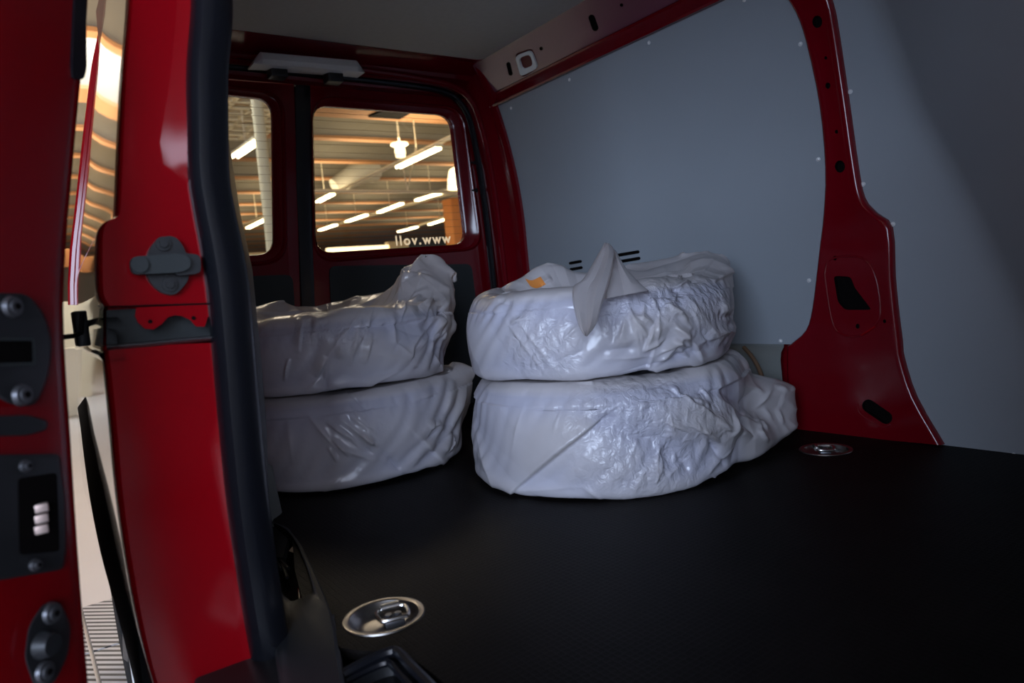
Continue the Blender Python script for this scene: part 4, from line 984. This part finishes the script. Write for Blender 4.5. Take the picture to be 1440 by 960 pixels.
# ================================================================== sales hall outside
GZ = -.57
hf = struct(box_obj('hall_floor', (-30, -30, GZ - .1), (45, 62, GZ), HFLOOR), 'pale hall floor around the van')
for i in range(4):
    for j in range(5):
        x0, y0 = -1.15 + i * .46, -.2 + j * .46
        o = box_obj('floor_tile', (x0 + .006, y0 + .006, GZ), (x0 + .454, y0 + .454, GZ + .012), TILE, hf)
hc = struct(box_obj('hall_ceiling', (-30, -30, 5.3), (45, 62, 5.5), CEIL), 'grey hall ceiling with deep beams')
for k in range(16):
    y = 9.45 + k * 2.55; wf_ = .80 if k == 1 else .26
    b = struct(box_obj('trim_%d' % (k + 6), (-14, y + .1, 4.26), (38, y + .32, 5.3), BEAMS), 'deep ceiling beam of the hall with an orange brown lower edge'); box_obj('beam_flange', (-14, y, 4.20), (38, y + wf_, 4.26), BEAMO, b)
far = struct(box_obj('hall_wall_rear', (-30, 55, GZ), (45, 55.3, 5.1), HWALL), 'cream far wall of the hall')
far.name = 'wall_rear'
def fluorescent(a, b, z, label):
    c = (a + b) / 2; L = np.linalg.norm(b - a) * .5; root = empty('fluorescent_lamp', (c[0], c[1], z), label, 'lamp', 'fluorescent tube lamps under the hall ceiling')
    L = min(L, 2.6)
    box_obj('tray', (-.09, -L, .03), (.09, L, .08), LAMPW, root)
    for s in (-.05, .05):
        bm = bmesh.new(); add_cyl(bm, (s, 0, 0), (0, 1, 0), .03, L * 1.9, 10); from_bm('tube', bm, TUBE, root)
    tube_obj('suspension', [(0, 0, .08), (0, 0, 5.3 - z)], .012, LAMPW, root, 6)
    d = b - a; root.rotation_euler = (0, 0, math.atan2(d[1], d[0]) - PI / 2)
    return root
ZL = 3.4
lamps = [((559, 236), (618, 208), 'big glowing tube lamp high in the wide rear window'), ((447, 284), (468, 273), 'tube lamp cut by the left edge of the wide rear window'), ((585, 282), (628, 269), 'tube lamp under the hanging pipe, nearest the bell lamp'), ((532, 299), (566, 286), 'tube lamp in the middle of the second row of the wide window'),
         ((487, 312), (516, 302), 'tube lamp left of centre in the second row of the wide window'), ((449, 324), (473, 316), 'lowest tube lamp at the left of the wide window'), ((603, 316), (636, 305), 'tube lamp above the lettering, left of the orange column'), ((560, 326), (587, 319), 'smaller tube lamp above the middle of the lettering'),
         ((330, 221), (364, 198), 'upper tube lamp beside the cream post in the narrow window'), ((348, 321), (377, 307), 'long tube lamp low beside the cream post'), ((326, 329), (338, 324), 'lowest tube lamp at the left of the narrow window')]
for a, b, lab in lamps: fluorescent(px(*a, 2, ZL), px(*b, 2, ZL), ZL, lab)
# long lighting rails
for n_, (u0, v0, u1, v1, r, lab) in enumerate([(446, 283, 642, 189, .045, 'light grey lamp rail running across the upper wide window'), (450, 322, 640, 270, .05, 'lamp rail of the second row low in the wide window'), (560, 326, 656, 295, .05, 'lamp rail behind the orange column'), (320, 325, 378, 303, .05, 'lamp rail low in the narrow window')]):
    a, b = px(u0, v0, 2, ZL + .2), px(u1, v1, 2, ZL + .2)
    tag(tube_obj('lamp_rail', [a, b], r, LAMPW), lab, 'rail', 'lamp rails under the hall ceiling')
# hanging pipe with V hanger
a, b = px(440, 268, 1, 15.5), px(700, 271, 1, 15.5)
pr = tag(tube_obj('hanging_pipe', [a, b], .045, LAMPW), 'pale horizontal pipe hanging on a V of wires', 'pipe')
for u in (560, 586):
    q0, q1 = px(573, 268, 1, 15.5), px(u, 200, 1, 15.5); tube_obj('hanger_wire', [q0, q0 + (q1 - q0) * (5.3 - q0[2]) / (q1[2] - q0[2])], .016, LAMPW, pr)
# white duct
bm = bmesh.new(); a, b = px(470, 262, 1, 18.3), px(524, 232, 1, 18.3)
add_tube(bm, [a, b], [.22, .42], 16); c = px(520, 235, 1, 18.3); add_box(bm, (c[0] - .22, 18.1, c[2] - .4), (c[0] + .22, 18.6, 5.29), .05)
tag(from_bm('air_duct', bm, DUCT), 'white round air duct with a square riser under the hall ceiling', 'duct')
# pendants
def pendant(u, v, y, s, kind, label):
    p = px(u, v, 1, y); root = empty('pendant_lamp', tuple(p), label, 'lamp')
    prof = {'urn': [(.04, .55), (.05, .42), (.30, .36), (.32, .30), (.17, .22), (.20, .05), (.17, -.12), (.01, -.16)], 'bell': [(.04, .5), (.10, .42), (.26, .34), (.33, .1), (.37, -.22), (.36, -.24)]}[kind]
    bm = bmesh.new(); add_loft(bm, [[(r * s * math.cos(2 * PI * k / 20), r * s * math.sin(2 * PI * k / 20), z * s) for k in range(20)] for r, z in prof], cu=True); from_bm('lamp_shade', bm, LAMPG, root)
    tube_obj('suspension', [(0, 0, .5 * s), (0, 0, 5.3 - p[2])], .02, LAMPW, root, 6)
pendant(563, 216, 13, .62, 'urn', 'cream urn shaped pendant lamp above the glowing tube lamp')
pendant(645, 254, 12, .7, 'bell', 'glowing bell shaped pendant lamp at the right edge of the wide window')
# panels, post, orange column, coffered ceiling field
def slab(name, q, z, m, label, cat, t=.06):
    bm = bmesh.new(); prism(bm, [px(u, v, 2, z) for u, v in q], (0, 0, t)); return tag(from_bm(name, bm, m, smooth=False), label, cat)
gr = slab('dark_ceiling_panel', [(538, 156), (580, 158), (562, 168), (518, 165)], 4.16, VOID, 'dark square vent panel between the orange beams', 'panel')
a = px(362, 150, 1, 9.5); b = px(383, 350, 1, 9.5)
tag(tube_obj('cream_post', [a + (a - b) * .5, b + (b - a) * 3.5], .085, CREAM, None, 12), 'slanting cream post seen through the narrow rear window', 'post')
c = px(648, 318, 1, 20); tag(box_obj('orange_column', (c[0] - .42, 19.8, c[2] - 4.4), (c[0] + .42, 20.4, c[2] + .95), HORANGE, None, .03), 'orange column at the right end of the lettering', 'column')
lc = px(350, 170, 2, 4.1)
cg = empty('coffered_ceiling_field', (lc[0], lc[1], 4.1), 'coffered grid ceiling field at the top of the narrow window', 'ceiling grid')
for k in range(9): box_obj('grid_bar', (-1.4, -1.6 + k * .4, 0), (.6, -1.54 + k * .4, .16), CREAM, cg)
for k in range(3, 9): box_obj('grid_bar', (-2.6 + k * .4, -1.6, 0), (-2.54 + k * .4, 1.65, .16), CREAM, cg)
box_obj('grid_backing', (-1.5, -1.7, .18), (.7, 1.75, .22), BEAMO, cg)
# skylight
sk = px(125, 52, 2, 5.22); sn = px(125, -60, 2, 5.22)
s = tag(box_obj('skylight', (sk[0] - 1.6, sn[1], 5.22), (sk[0] + .5, sk[1], 5.29), DAY), 'bright white skylight above the gap behind the sliding door', 'skylight')
# shelving and display seen through the gap
for (yy, u, z0, z1, w, m, lab, nm) in [(9.0, 97, -.57, .25, .35, HWALL, 'white display plinth at the gap behind the sliding door', 'display_plinth'), (11.0, 98, 1.38, 1.62, .5, HORANGE, 'orange display cabinet hung above the white plinth', 'wall_cabinet'), (12.0, 99, -.57, .9, .8, CREAM, 'cream display board in the gap beside the sliding door', 'display_board')]:
    c = px(u, 459, 1, yy)
    tag(box_obj(nm, (c[0] - w, yy, z0), (c[0] + w, yy + .3, z1), m, None, .02), lab, nm.split('_')[-1])
# shop display along the far wall, the broad one given an added glow
for i, (u, w, z0, z1, m, lab) in enumerate([(505, 1.55, 1.6, 3.05, LAMPG, 'broad display wall with an added glow low in the wide window'), (560, .55, 2.2, 3.2, CREAM, 'cream display wall right of the bright one'), (612, 1.5, 2.4, 3.25, DARK, 'dark display wall behind the lettering'), (350, 2.2, 1.6, 3.0, HWALL, 'pale display wall seen low in the narrow window')]):
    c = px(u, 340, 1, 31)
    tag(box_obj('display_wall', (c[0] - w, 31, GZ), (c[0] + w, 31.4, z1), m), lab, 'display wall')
